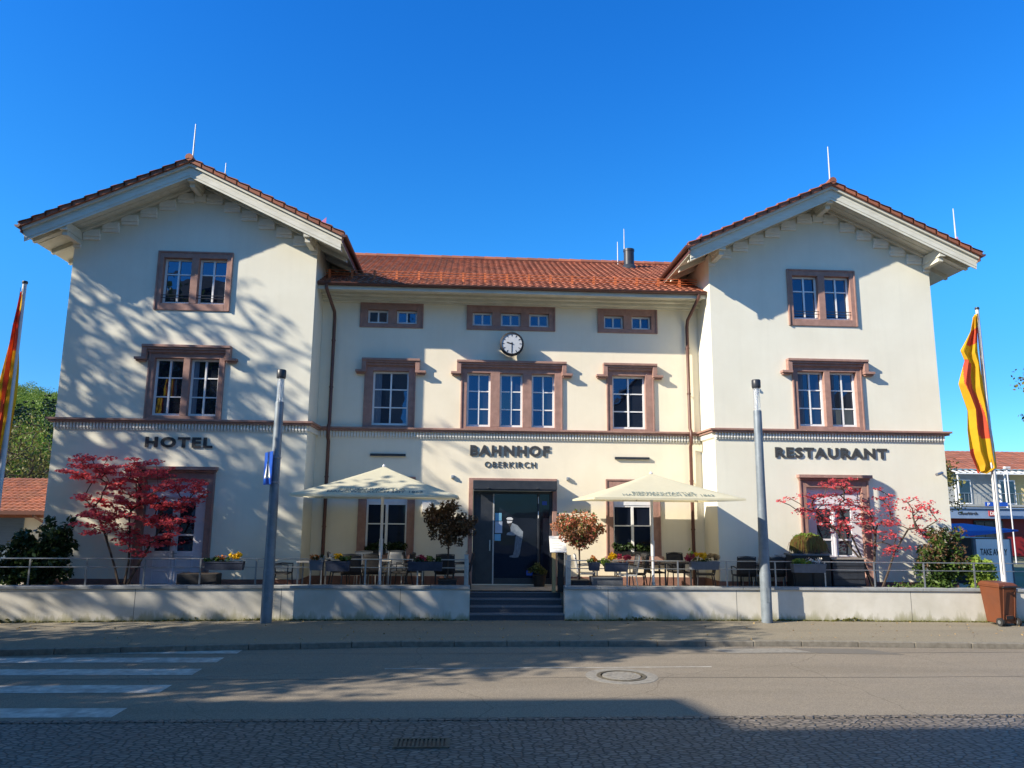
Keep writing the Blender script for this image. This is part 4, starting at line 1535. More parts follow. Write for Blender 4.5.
sp_ = thing('entrance_steps', 'four dark stone steps rising to the entrance between the low walls', 'steps', (1.31, -1.4, 0))
b = MB()
e_ = MB()
for i in range(4):
    y0 = -1.38 + i * 0.285
    b.box(0.125, 2.495, y0, -0.05, 0.15 * i - (0.02 if i == 0 else 0), 0.15 * (i + 1) - 0.03)
    e_.box(0.125, 2.495, y0 - 0.018, y0 + 0.30, 0.15 * (i + 1) - 0.03, 0.15 * (i + 1))
b.build('risers', m_step, sp_)
e_.build('treads', m_stepedge, sp_, bevel=0.005)


def railing(name, x0, x1, posts, yfun, lab):
    o = thing(name, lab, 'railing', (x0, yfun(x0), 0.825), group='thin railings on the low walls')
    for px in posts:
        b = MB()
        y = yfun(px)
        b.box(px - 0.018, px + 0.018, y - 0.012, y + 0.012, 0.825, 1.455)
        b.box(px - 0.05, px + 0.05, y - 0.04, y + 0.04, 0.825, 0.835)
        b.build('post', m_steel, o)
    for z in (1.455, 1.255):
        b = MB()
        xs = [x0, -12.5, -4.8, 0.1, 2.5, 8.0, x1]
        xs = sorted(q for q in set(xs) if x0 <= q <= x1)
        b.tube([(q, yfun(q) + (0 if z > 1.4 else 0.0), z) for q in xs], 0.014 if z > 1.4 else 0.011, 6)
        b.build('rail', m_steel, o)
    return o


def yf(x):
    pts = [(-26, -2.6), (-12.5, -1.95), (-4.8, -1.42), (8.0, -1.40), (15.5, -1.72), (30, -2.5)]
    for (xa, ya), (xb, yb) in zip(pts[:-1], pts[1:]):
        if xa <= x <= xb:
            return ya + (yb - ya) * (x - xa) / (xb - xa) + 0.14
    return -1.3


railing('railing', -13.5, 0.08, [-13.1, -11.75, -10.40, -9.12, -7.80, -6.5, -5.18, -3.85, -2.5, -1.2, 0.06], yf, 'thin grey steel railing with two rails on the wall left of the steps')
railing('railing', 2.54, 14.60, [2.56, 4.12, 5.44, 6.72, 8.0, 9.29, 10.58, 11.88, 13.2, 14.58], yf, 'thin grey steel railing with two rails on the wall right of the steps')
for x_, l in ((0.02, 'square grey steel handrail post at the left top of the steps'), (2.66, 'square grey steel handrail post at the right top of the steps')):
    b = MB()
    b.box(x_ - 0.05, x_ + 0.05, -1.02, -0.92, 0.6, 1.55)
    b.box(x_ - 0.06, x_ + 0.06, -1.03, -0.91, 1.55, 1.57)
    b.tube([(x_, -0.97, 1.50), (x_, -0.3, 1.62), (x_, -0.25, 0.62)], 0.02, 8)
    tag(b.build('handrail_post', m_steel, None, origin=(x_, -0.97, 0.6), bevel=0.004), l, 'post')

# =====================================================================================
# STREET FURNITURE
# =====================================================================================
def lamp(x, y, lab, h=6.15):
    o = thing('street_lamp', lab, 'street lamp', (x, y, 0), group='tall grey street lamps on the pavement')
    b = MB()
    b.lathe([(0.135, 0.0), (0.135, 1.2), (0.128, 1.25), (0.11, 3.4), (0.105, h - 0.85), (0.10, h - 0.82), (0.0, h - 0.82)], x, y, 20)
    b.build('pole', m_lampgrey, o, smooth=True)
    b = MB()
    b.box(x - 0.045, x + 0.045, y - 0.139, y - 0.128, 0.5, 0.85)
    b.build('access_door', m_lampgrey, o)
    b = MB()
    b.lathe([(0.085, h - 0.82), (0.085, h - 0.22)], x, y, 20)
    b.build('diffuser', m_clear, o, smooth=True)
    b = MB()
    b.lathe([(0.022, h - 0.82), (0.022, h - 0.5), (0.05, h - 0.34), (0.05, h - 0.22)], x, y, 12)
    b.build('lamp_core', m_white, o)
    b = MB()
    b.lathe([(0.105, h - 0.22), (0.115, h - 0.20), (0.115, h - 0.02), (0.10, h)], x, y, 20)
    b.build('cap', m_dark, o, smooth=True)
    return o


lamp(-4.74, -1.78, 'tall grey street lamp carrying a blue crossing sign, left of the steps')
lamp(7.54, -1.72, 'tall grey street lamp without any sign, right of the steps')
# pedestrian crossing sign seen nearly edge-on
sg = thing('pedestrian_crossing_sign', 'blue square pedestrian crossing sign clamped to the left lamp post', 'traffic sign', (-4.98, -1.78, 3.2))
Ms = Matrix.Translation((-4.87, -1.96, 3.66)) @ Matrix.Rotation(R(-61), 4, 'Z')
b = MB()
b.box(-0.36, 0.36, -0.01, 0.01, -0.40, 0.40, Ms)
b.build('plate', m_blue, sg, bevel=0.01)
b = MB()
b.prism([(-0.27, -0.24), (0.27, -0.24), (0.0, 0.28)], -0.015, -0.012)
b.v = [tuple(Ms @ Vector(v)) for v in b.v]
b.build('white_triangle', m_paper, sg)
b = MB()
for poly in ([(-0.03, 0.10), (0.03, 0.10), (0.03, 0.16), (-0.03, 0.16)], [(-0.05, -0.06), (0.05, -0.06), (0.03, 0.09), (-0.03, 0.09)],
             [(-0.05, -0.06), (0.0, -0.06), (-0.08, -0.21), (-0.12, -0.21)], [(0.0, -0.06), (0.05, -0.06), (0.12, -0.21), (0.08, -0.21)],
             [(-0.22, -0.235), (-0.14, -0.235), (-0.13, -0.215), (-0.2, -0.215)], [(0.14, -0.235), (0.22, -0.235), (0.2, -0.215), (0.13, -0.215)]):
    b.prism(poly, -0.019, -0.0165)
b.v = [tuple(Ms @ Vector(v)) for v in b.v]
b.build('pedestrian_symbol', m_black, sg)
b = MB()
for z in (3.33, 3.93):
    b.lathe([(0.125, z - 0.02), (0.125, z + 0.02)], -4.74, -1.78, 16)
    b.bar((-4.86, -1.93, z), (-4.80, -1.80, z), 0.03, 0.03)
    b.bar((-4.74, -1.90, z), (-4.60, -1.90, z), 0.02, 0.02)
b.tube([(-4.62, -1.90, 3.28), (-4.62, -1.90, 4.0)], 0.012, 6)
b.build('bracket', m_steel, sg)


def flagpole(x, y, h, lab):
    o = thing('flagpole', lab, 'flagpole', (x, y, 0), group='flagpoles either side of the station')
    b = MB()
    b.lathe([(0.065, 0.0), (0.06, h * 0.5), (0.042, h - 0.05)], x, y, 12)
    b.build('pole', m_whitepole, o, smooth=True)
    b = MB()
    b.lathe([(0.055, h - 0.05), (0.06, h - 0.03), (0.055, h + 0.01), (0.0, h + 0.02)], x, y, 12)
    b.build('finial', m_dark, o, smooth=True)
    b = MB()
    b.tube([(x - 0.05, y - 0.05, 1.2), (x - 0.05, y - 0.05, h - 0.15)], 0.006, 4)
    b.build('halyard', m_black, o)
    return o


def flag(name, x, y, rows, lab, side=-1):
    """hanging banner: rows of (z, inner offset, outer offset, [stripe limits]); folded cloth in depth"""
    nu = 70
    V = []
    zs = [r[0] for r in rows]
    steps = 150
    z_hi, z_lo = zs[0], zs[-1]
    for j in range(steps + 1):
        z = z_hi + (z_lo - z_hi) * j / steps
        for k in range(len(rows) - 1):
            if rows[k][0] >= z >= rows[k + 1][0]:
                break
        t = (rows[k][0] - z) / max(1e-6, rows[k][0] - rows[k + 1][0])
        a = rows[k][1] + (rows[k + 1][1] - rows[k][1]) * t
        b_ = rows[k][2] + (rows[k + 1][2] - rows[k][2]) * t
        row = []
        for i in range(nu + 1):
            u = i / nu
            xx = a + (b_ - a) * u
            J = j * 46 / steps
            fold = 0.075 * math.sin(u * 11 + J * 0.10) * min(1, J / 9) + 0.05 * math.sin(u * 23 + J * 0.17)
            row.append((x + side * xx + 0.02 * math.sin(u * 9 + J * .2), y + fold, z + 0.05 * math.sin(u * 6 + J * 0.1)))
        V.append(row)
    return V, nu, steps


# right flag: yellow-red-yellow banner gathered at the top, its red stripe running aslant through the folds
flagpole(13.75, -1.05 - 0.75, 8.25, 'white flagpole with a yellow and red banner, right of the station')
rows = [(8.02, 0.03, 0.14), (7.55, 0.03, 0.30), (7.00, 0.03, 0.60), (6.72, 0.03, 0.48), (6.10, 0.0, 0.68), (5.4, -0.01, 0.50), (4.9, -0.03, 0.56), (4.3, -0.06, 0.56), (3.95, -0.08, 0.44), (3.80, 0.22, 0.36)]
V, nu, steps = flag('f', 13.75, -1.8, rows, '')
mb = MB()
idx = {}
vs = [p for r_ in V for p in r_]
base = 0
mb.v = list(vs)
for j in range(steps):
    for i in range(nu):
        u = (i + .5) / nu
        v = (j + .5) / steps
        # folded stripes: upper red bar, then the long slanting red field
        red = (0.085 < v < 0.19 and u < 0.85) or (v > 0.30 and 0.0 < (u - (0.55 - 0.9 * (v - 0.33))) < 0.46 and v < 0.78) or (v > 0.86 and u > 0.82)
        mb.f.append((j * (nu + 1) + i, j * (nu + 1) + i + 1, (j + 1) * (nu + 1) + i + 1, (j + 1) * (nu + 1) + i))
        mb.t.append(0.5)
        mb.mi.append(1 if red else 0)
o = mb.build('flag', [m_fy, m_fr], None, origin=(13.7, -1.8, 8.0), smooth=True)
tag(o, 'yellow and red banner hanging in wide folds from the right flagpole', 'flag')

flagpole(-9.92, -4.0, 7.62, 'white flagpole at the left edge with a furled banner')
rows = [(7.35, 0.05, 0.01), (6.9, 0.09, -0.02), (6.3, 0.16, -0.04), (5.3, 0.26, -0.04), (4.4, 0.32, -0.06), (3.9, 0.36, -0.06), (3.5, 0.30, 0.02)]
V, nu, steps = flag('f', -9.92, -4.0, rows, '')
mb = MB()
mb.v = [p for r_ in V for p in r_]
for j in range(steps):
    for i in range(nu):
        u = (i + .5) / nu
        mb.f.append((j * (nu + 1) + i, j * (nu + 1) + i + 1, (j + 1) * (nu + 1) + i + 1, (j + 1) * (nu + 1) + i))
        mb.t.append(0.5)
        mb.mi.append(1 if 0.30 < u < 0.60 or (u > 0.85 and 0.1 < j / steps < 0.35) else 0)
o = mb.build('flag', [m_fy, m_fr], None, origin=(-9.9, -4.0, 7.3), smooth=True)
tag(o, 'narrow yellow and red banner hanging furled along the left flagpole', 'flag')

# brown wheelie bin
bx, by = 13.38, -2.05
bn = thing('wheelie_bin', 'brown wheeled refuse bin standing on the pavement before the wall', 'bin', (bx, by, 0), rz=0)
T = Matrix.Translation((bx, by, 0)) @ Matrix.Rotation(R(8), 4, 'Z')


def tb(mb):
    mb.v = [tuple(T @ Vector(v)) for v in mb.v]
    return mb


b = MB()
vs = []
for z, w, d0, d1 in ((0.06, 0.22, -0.24, 0.20), (0.30, 0.23, -0.255, 0.23), (0.90, 0.258, -0.30, 0.30), (0.955, 0.262, -0.305, 0.305)):
    vs += [(-w, d0, z), (w, d0, z), (w, d1, z), (-w, d1, z)]
fs = [(3, 2, 1, 0)]
for i in range(3):
    for k in range(4):
        fs.append((i * 4 + k, i * 4 + (k + 1) % 4, (i + 1) * 4 + (k + 1) % 4, (i + 1) * 4 + k))
b.add(vs, fs)
b.box(-0.28, 0.28, -0.325, 0.325, 0.925, 0.965)
b.box(-0.10, 0.10, -0.275, -0.24, 0.16, 0.26)
for xx in (-0.16, 0.16):
    b.bar((xx, -0.255, 0.12), (xx, -0.335, 0.90), 0.025, 0.02, upv=(0, 1, 0))
tb(b).build('body', m_bin, bn, bevel=0.014)
b = MB()
b.add([(-0.285, -0.33, 0.967), (0.285, -0.33, 0.967), (0.285, 0.34, 0.967), (-0.285, 0.34, 0.967), (-0.22, -0.26, 1.035), (0.22, -0.26, 1.035), (0.22, 0.28, 1.05), (-0.22, 0.28, 1.05)],
      [(0, 1, 5, 4), (1, 2, 6, 5), (2, 3, 7, 6), (3, 0, 4, 7), (4, 5, 6, 7), (3, 2, 1, 0)])
b.box(-0.20, 0.20, -0.40, -0.36, 0.967, 0.99)
tb(b).build('lid', m_bin, bn, bevel=0.012)
for s in (-1, 1):
    b = MB()
    b.tube([(s * 0.25 - 0.03, -0.24, 0.10), (s * 0.25 + 0.03, -0.24, 0.10)], 0.10, 20)
    tb(b)
    w_ = b.build('wheel', m_rubber, bn, smooth=True)
    b = MB()
    b.tube([(s * 0.25 - 0.034, -0.24, 0.10), (s * 0.25 + 0.034, -0.24, 0.10)], 0.045, 12)
    tb(b).build('hub', m_steel, w_)
b = MB()
b.tube([(-0.24, -0.42, 0.95), (0.24, -0.42, 0.95)], 0.018, 8)
for s in (-1, 1):
    b.bar((s * 0.2, -0.35, 0.94), (s * 0.2, -0.42, 0.95), 0.03, 0.03)
tb(b).build('handle', m_black, bn)
b = MB()
b.box(-0.10, 0.10, -0.285, -0.277, 0.17, 0.25)
tb(b).build('base_marking', m_black, bn)

# =====================================================================================
# PARASOLS
# =====================================================================================
def parasol(cx, cy, lab, zr, za, hx, hy, rot=0.0):
    o = thing('parasol', lab, 'parasol', (cx, cy, FL), group='cream parasols over the terrace tables')
    b = MB()
    b.lathe([(0.036, FL + 0.02), (0.036, za - 0.05)], cx, cy, 12)
    b.lathe([(0.05, 1.55), (0.05, 1.95)], cx, cy, 12)
    b.build('pole', m_whitepole, o, smooth=True)
    b = MB()
    b.lathe([(0.28, FL), (0.28, FL + 0.07), (0.06, FL + 0.09), (0.05, FL + 0.30)], cx, cy, 16)
    b.build('base', m_steel, o)
    # sagging canopy, four panels each side divided by ribs
    mb = MB()
    N = 16
    corners = [(-hx, -hy), (0, -hy), (hx, -hy), (hx, 0), (hx, hy), (0, hy), (-hx, hy), (-hx, 0)]
    grid = {}

    def pt(a, r_):       # a: 0..8 round the rim, r_: 0 top .. 1 rim
        k = int(a) % 8
        t = a - int(a)
        p, q = corners[k], corners[(k + 1) % 8]
        x_, y_ = p[0] + (q[0] - p[0]) * t, p[1] + (q[1] - p[1]) * t
        sag = 0.03 * math.sin(math.pi * t) * r_ * (1 - r_) - 0.06 * math.sin(math.pi * r_)
        corner_drop = -0.03 if True else 0
        return (cx + x_ * r_, cy + y_ * r_, za + (zr - za) * (r_ ** 0.92) + sag * 0.6 + 0.03 * math.sin(math.pi * r_))
    A, Rr = 48, 10
    vs = [(cx, cy, za)]
    for j in range(1, Rr + 1):
        for i in range(A):
            vs.append(pt(i * 8 / A, j / Rr))
    fs = [(0, 1 + i, 1 + (i + 1) % A) for i in range(A)]
    for j in range(Rr - 1):
        for i in range(A):
            fs.append((1 + j * A + i, 1 + (j + 1) * A + i, 1 + (j + 1) * A + (i + 1) % A, 1 + j * A + (i + 1) % A))
    # valance
    n0 = len(vs)
    for i in range(A):
        p = pt(i * 8 / A, 1.0)
        vs.append((p[0], p[1], p[2] - 0.05))
    for i in range(A):
        fs.append((1 + (Rr - 1) * A + i, n0 + i, n0 + (i + 1) % A, 1 + (Rr - 1) * A + (i + 1) % A))
    mb.add(vs, fs)
    cp = mb.build('canopy', m_canvas, o, smooth=True)
    b = MB()
    b.lathe([(0.03, za - 0.05), (0.05, za), (0.02, za + 0.05)], cx, cy, 10)
    b.build('finial', m_whitepole, cp)
    # printed words on the front panel, lying on its slope
    dz, dy = za - zr, hy
    th = math.atan2(dz, dy)
    for (txt, w, s0, s1, xo) in (('BIERMANUFAKTUR', 0.78, 0.30, 0.42, -0.08), ('HANDWERKLICH SEIT 1863', 1.12, 0.12, 0.25, 0.0)):
        M4 = Matrix.Translation((cx + xo, cy - hy, zr + 0.012)) @ Matrix.Rotation(-(math.pi / 2 - th), 4, 'X')
        t_ = text_mb(txt, -w, w, s0, s1 + 0.02, 0.0, 0.004, 0.01, None, M4)
        # follow the canopy surface
        nv = []
        for v in t_.v:
            r_ = (cy - v[1]) / hy
            a = (v[0] - cx) / max(1e-6, r_)
            fr = max(-hx, min(hx, a))
            aa = (fr + hx) / hx
            z = pt(aa if aa < 2 else 1.999, r_)[2]
            nv.append((v[0], v[1], z + 0.010 + 0.004 * ((hash(v) & 1))))
        t_.v = nv
        t_.build('print', m_print, cp)
    for k, (rx, ry) in enumerate(corners):
        b = MB()
        b.bar((cx, cy, za - 0.08), (cx + rx * 0.98, cy + ry * 0.98, zr - 0.02), 0.025, 0.035)
        b.bar((cx + rx * 0.04, cy + ry * 0.04, zr + 0.10), (cx + rx * 0.42, cy + ry * 0.42, (za + zr) / 2 - 0.02), 0.02, 0.025)
        b.build('rib', m_whitepole, o)
    return o


parasol(-2.17, -0.98, 'cream printed parasol left of the entrance, partly in tree shade', 3.03, 3.80, 1.96, 1.86)
parasol(4.87, -0.98, 'cream printed parasol right of the entrance, fully sunlit', 3.03, 3.70, 1.84, 1.86)

# =====================================================================================
# CHAIRS AND TABLES
# =====================================================================================
def make_chair(kind, loc, rz, lab, group):
    fm, sm_ = (m_dark, m_wicker) if kind == 'dark' else (m_steel, m_lightseat)
    o = thing('terrace_chair', lab, 'chair', loc, group, rz)
    for sx in (-1, 1):
        b = LB()
        b.tube([(sx * 0.25, -0.24, 0.0), (sx * 0.245, -0.21, 0.44)], 0.016, 6)
        b.build('leg', fm, o)
        b = LB()
        b.tube([(sx * 0.25, 0.27, 0.0), (sx * 0.235, 0.20, 0.44)], 0.016, 6)
        b.build('leg', fm, o)
        b = LB()
        b.tube([(sx * 0.265, -0.21, 0.44), (sx * 0.275, -0.22, 0.66), (sx * 0.27, 0.05, 0.67), (sx * 0.25, 0.25, 0.64)], 0.018, 6)
        b.build('armrest', fm, o)
    b = LB()
    b.box(-0.25, 0.25, -0.23, 0.23, 0.42, 0.455)
    b.build('seat', sm_, o, bevel=0.012)
    b = LB()
    vs = []
    for j in range(6):
        t = j / 5
        for i in range(7):
            u = i / 6 * 2 - 1
            vs.append((u * (0.25 - 0.02 * t), 0.21 + 0.10 * t + 0.03 * (1 - u * u), 0.46 + 0.48 * t - 0.02 * u * u * t))
    fs = [(j * 7 + i, j * 7 + i + 1, (j + 1) * 7 + i + 1, (j + 1) * 7 + i) for j in range(5) for i in range(6)]
    b.add(vs, fs)
    k = b.build('backrest', sm_, o, smooth=True)
    s_ = k.modifiers.new('thick', 'SOLIDIFY')
    s_.thickness = 0.025
    b = LB()
    b.tube([(-0.25, 0.22, 0.44), (-0.235, 0.31, 0.94), (0.0, 0.335, 0.955), (0.235, 0.31, 0.94), (0.25, 0.22, 0.44)], 0.014, 6)
    b.build('back_frame', fm, o)
    return o


gd, gl = 'dark wicker terrace chairs', 'pale mesh terrace chairs'
pi = math.pi
c0 = make_chair('dark', (-4.78, -0.35, FL), pi / 2, 'dark wicker chair by the left lamp post, leftmost on the terrace', gd)
cl0 = make_chair('light', (-2.72, 0.35, FL), 0.3, 'pale mesh chair behind the blue-grey flower boxes under the left parasol', gl)
# backs face the viewer when rotated by pi
for (x_, y_, rz, lab) in (
        (-3.38, 0.25, pi / 2 + .3, 'dark wicker chair just right of the leftmost table'),
        (-2.95, -0.55, pi + .1, 'dark wicker chair behind the white and yellow flowers'),
        (-2.38, -0.30, pi - .15, 'dark wicker chair nearest the left side of the left parasol pole'),
        (-1.72, 0.05, -pi / 2 - .2, 'dark wicker chair just right of the left parasol pole'),
        (-1.38, 0.35, pi / 2, 'dark wicker chair at the left end of the long flower box'),
        (-0.55, -0.25, pi + .05, 'dark wicker chair behind the right half of the long flower box'),
        (-0.12, 0.3, -pi / 2, 'dark wicker chair beside the bronze-leaved ball tree'),
        (4.62, -0.15, -pi / 2 - .35, 'dark wicker chair beside the pale chair left of the right parasol pole'),
        (5.28, 0.45, pi / 2 + .1, 'dark wicker chair just right of the right parasol pole'),
        (5.98, 0.55, 0.1, 'dark wicker chair at the wall behind the pink and yellow flower box'),
        (6.52, -0.1, -pi / 2 - .2, 'dark wicker chair in front of the right drainpipe'),
        (7.45, -0.52, pi - .1, 'dark wicker chair in the shade left of the right lamp post'),
        (8.20, -0.55, pi + .2, 'dark wicker chair just right of the right lamp post')):
    clone(c0, lab, (x_, y_, FL), rz, gd)
for (x_, y_, rz, lab) in (
        (3.28, 0.0, pi / 2 - .1, 'pale mesh chair beside the pink-leaved ball tree'),
        (4.28, -0.45, -pi / 2, 'pale mesh chair at the right end of the magenta flower box'),
        (-1.95, 0.55, -0.1, 'pale mesh chair under the left ground-floor window'),
        (7.82, -0.35, -pi / 2 + .2, 'pale mesh chair against the shaded wall left of the right lamp post'),
        (8.36, -0.28, -.4, 'pale mesh chair beside the black cabinet')):
    clone(cl0, lab, (x_, y_, FL), rz, gl)


def make_table(loc, lab, w=0.7, d=0.7, dark=False):
    o = thing('terrace_table', lab, 'table', loc, 'terrace tables')
    b = LB()
    b.box(-w / 2, w / 2, -d / 2, d / 2, 0.715, 0.745)
    b.build('table_top', m_tabletop if not dark else m_wicker, o, bevel=0.008)
    for sx in (-1, 1):
        for sy in (-1, 1):
            b = LB()
            b.box(sx * (w / 2 - 0.05) - 0.018, sx * (w / 2 - 0.05) + 0.018, sy * (d / 2 - 0.05) - 0.018, sy * (d / 2 - 0.05) + 0.018, 0, 0.715)
            b.build('leg', m_steel if not dark else m_dark, o)
    return o


t0 = make_table((-4.02, -0.25, FL), 'square grey topped table beside the leftmost chair')
for (x_, y_, lab) in ((-2.35, 0.3, 'grey topped table under the left parasol'), (-0.85, 0.35, 'grey topped table behind the long flower box left of the entrance'),
                      (3.80, -0.1, 'grey topped table behind the yellow and magenta flowers right of the entrance')):
    clone(t0, lab, (x_, y_, FL), 0)
t1 = make_table((5.72, 0.0, FL), 'dark topped table behind the pink and yellow flower box', 0.8, 0.7, True)
clone(t1, 'dark topped table in the shade behind the right lamp post', (7.83, -0.5, FL), 0)

# =====================================================================================
# PLANTERS, FLOWER BOXES
# =====================================================================================
def flowerbox(x0, x1, z0, z1, y, plants, lab, mat=None, cat='flower box', hang=True):
    o = thing('flower_box', lab, cat, ((x0 + x1) / 2, y, z0), 'flower boxes along the terrace')
    d = 0.11
    b = MB()
    t = 0.012
    vs = []
    tp = 0.02
    b.add([(x0 + tp, y - d + tp, z0), (x1 - tp, y - d + tp, z0), (x1 - tp, y + d - tp, z0), (x0 + tp, y + d - tp, z0), (x0, y - d, z1), (x1, y - d, z1), (x1, y + d, z1), (x0, y + d, z1)],
          [(3, 2, 1, 0), (0, 1, 5, 4), (1, 2, 6, 5), (2, 3, 7, 6), (3, 0, 4, 7)])
    b.box(x0 - 0.008, x1 + 0.008, y - d - 0.008, y - d + 0.01, z1 - 0.03, z1)
    b.build('box', mat or m_planter, o)
    b = MB()
    b.box(x0 + 0.01, x1 - 0.01, y - d + 0.01, y + d - 0.01, z1 - 0.04, z1 - 0.015)
    b.build('soil', m_soil, o)
    if hang:
        b = MB()
        for xx in (x0 + 0.1, x1 - 0.1):
            b.bar((xx, y + d, z1 - 0.01), (xx, y + d + 0.05, z1 + 0.03), 0.02, 0.01)
            b.bar((xx, y + d + 0.004, z0), (xx, y + d + 0.004, z1), 0.02, 0.006, upv=(0, 1, 0))
        b.build('hanger', m_steel, o)
    for (nm, lm, cx, cz, rx, n, size, flat) in plants:
        b = MB()
        k = max(5, int(rx / 0.022))
        cs = np.stack([cx + RNG.uniform(-rx, rx, k), y + RNG.uniform(-0.06, 0.06, k), cz + RNG.uniform(-0.03, 0.05, k)], 1)
        leaves(b, cs, 0.065, max(6, int(n * 1.3) // k), size * 0.85, flat)
        b.build(nm, lm, o)
    return o


def pts(x0, x1, z, lm='mid', n=240, size=0.045):
    L = {'mid': l_mid, 'dark': l_dark, 'lime': l_lime}[lm]
    return ('greenery', L, (x0 + x1) / 2, z, (x1 - x0) / 2, n, size, 0.8)


RY_ = -1.46
flowerbox(-6.34, -5.42, 1.20, 1.40, -1.52, [pts(-6.34, -5.6, 1.44, 'mid', 170), ('flowers', l_yel, -5.62, 1.52, 0.16, 130, 0.05, 0.9), ('flowers', l_orange, -6.0, 1.47, 0.14, 40, 0.045, .9)],
          'slate flower box with yellow flowers on the railing before the left wing')
flowerbox(-3.84, -3.50, 1.20, 1.44, RY_, [pts(-3.8, -3.5, 1.48, 'dark', 90), ('flowers', l_orange, -3.72, 1.50, 0.09, 50, 0.045, .9), ('flowers', l_white, -3.56, 1.46, 0.06, 30, 0.045, .9)],
          'short blue-grey flower box with orange and white flowers', m_planter2)
flowerbox(-3.44, -2.86, 1.18, 1.42, RY_, [pts(-3.1, -2.86, 1.48, 'mid', 120), ('flowers', l_white, -3.34, 1.52, 0.09, 60, 0.05, .9), ('flowers', l_yel, -3.16, 1.50, 0.10, 90, 0.05, .9)],
          'blue-grey flower box with white and yellow flowers under the left parasol')
flowerbox(-1.43, -0.57, 1.20, 1.42, RY_, [pts(-1.4, -0.6, 1.44, 'dark', 200), ('flowers', l_mag, -1.15, 1.50, 0.16, 110, 0.045, .9), ('flowers', l_lime, -0.85, 1.48, 0.10, 60, 0.045, .9)],
          'long dark blue flower box with magenta flowers left of the entrance')
flowerbox(3.10, 3.38, 1.22, 1.43, RY_, [pts(3.12, 3.36, 1.46, 'mid', 90), ('flowers', l_orange, 3.22, 1.50, 0.09, 60, 0.045, .9)],
          'short dark blue flower box with orange flowers right of the entrance')
flowerbox(3.50, 4.10, 1.20, 1.42, RY_, [('greenery', l_lime, 3.52, 1.42, 0.14, 130, 0.045, 1.2), ('flowers', l_yel, 3.74, 1.56, 0.11, 190, 0.05, .9), ('flowers', l_mag, 4.0, 1.53, 0.13, 150, 0.045, 1.0)],
          'dark blue flower box with a yellow bush between lime leaves and magenta flowers')
flowerbox(5.70, 6.44, 1.26, 1.46, RY_, [('flowers', l_mag, 5.74, 1.54, 0.13, 150, 0.045, 1.1), ('flowers', l_yel, 5.98, 1.60, 0.12, 170, 0.05, .9), ('dry_grass', l_straw, 6.27, 1.58, 0.20, 300, 0.03, .8), pts(5.8, 6.2, 1.48, 'mid', 70), ('greenery', l_lime, 5.76, 1.66, 0.05, 20, .05, 1.4)],
          'blue-grey flower box with pink and yellow flowers and straw-coloured grass', m_planter2)
flowerbox(8.36, 9.22, 1.20, 1.42, RY_, [('greenery', l_lime, 8.66, 1.45, 0.22, 220, 0.05, 1.0), ('flowers', l_yel, 8.72, 1.36, 0.12, 60, 0.05, 1.4), ('flowers', l_white, 8.95, 1.50, 0.2, 60, 0.045, .9)],
          'pale blue flower box with trailing lime leaves before the black cabinet', m_planter2)
# window sill planters
for (xa, xb, lab) in ((-2.78, -2.28, 'small dark sill planter with green leaves, left half of the left window'), (-2.18, -1.72, 'small dark sill planter with green leaves, right half of the left window'),
                      (4.30, 4.80, 'small dark sill planter with green leaves, left half of the right window'), (4.90, 5.40, 'small dark sill planter with green leaves, right half of the right window')):
    o = thing('sill_planter', lab, 'planter', ((xa + xb) / 2, P - 0.05, 1.425), 'planters on the ground-floor window sills')
    MB().box(xa, xb, P - 0.11, P + 0.03, 1.425, 1.56).build('box', m_black, o)
    b = MB()
    k = 7
    cs = np.stack([RNG.uniform(xa, xb, k), np.full(k, P - 0.05), RNG.uniform(1.6, 1.72, k)], 1)
    leaves(b, cs, 0.10, 45, 0.05)
    b.build('greenery', l_dark, o)


def potted_ball(x, y, zc, rx, rz, lm, lab, n, pot, trunk_z=1.5, leaf=0.06, extra=None):
    o = thing('ball_tree', lab, 'potted tree', (x, y, FL), 'potted ball trees either side of the entrance')
    b = MB()
    b.box(x - pot, x + pot, y - pot, y + pot, FL, FL + 0.33)
    b.box(x - pot - 0.015, x + pot + 0.015, y - pot - 0.015, y + pot + 0.015, FL + 0.29, FL + 0.34)
    b.build('pot', m_black2, o, bevel=0.01)
    k = 70
    d = RNG.normal(size=(k, 3))
    d /= np.linalg.norm(d, axis=1)[:, None]
    rr = RNG.uniform(0.45, 1.0, k)[:, None]
    cs = np.array([x, y, zc]) + d * rr * np.array([rx, rx, rz])
    b = MB()
    branches(b, [(x, y, FL + 0.3), (x + 0.01, y, (FL + zc) / 2), (x, y, zc - rz * 0.75), (x, y, zc - rz * .3)], 0.026, cs[::2], 0.004, 5)
    b.build('trunk', m_bark, o)
    b = MB()
    leaves(b, cs, 0.15, n // k, leaf, 1.0)
    cr = b.build('crown', lm, o)
    if extra is not None:
        b = MB()
        leaves(b, cs + np.array([0, -0.03, 0.05]), 0.15, extra[1] // k, leaf * 0.9)
        b.build('young_leaves', extra[0], o)
    return o


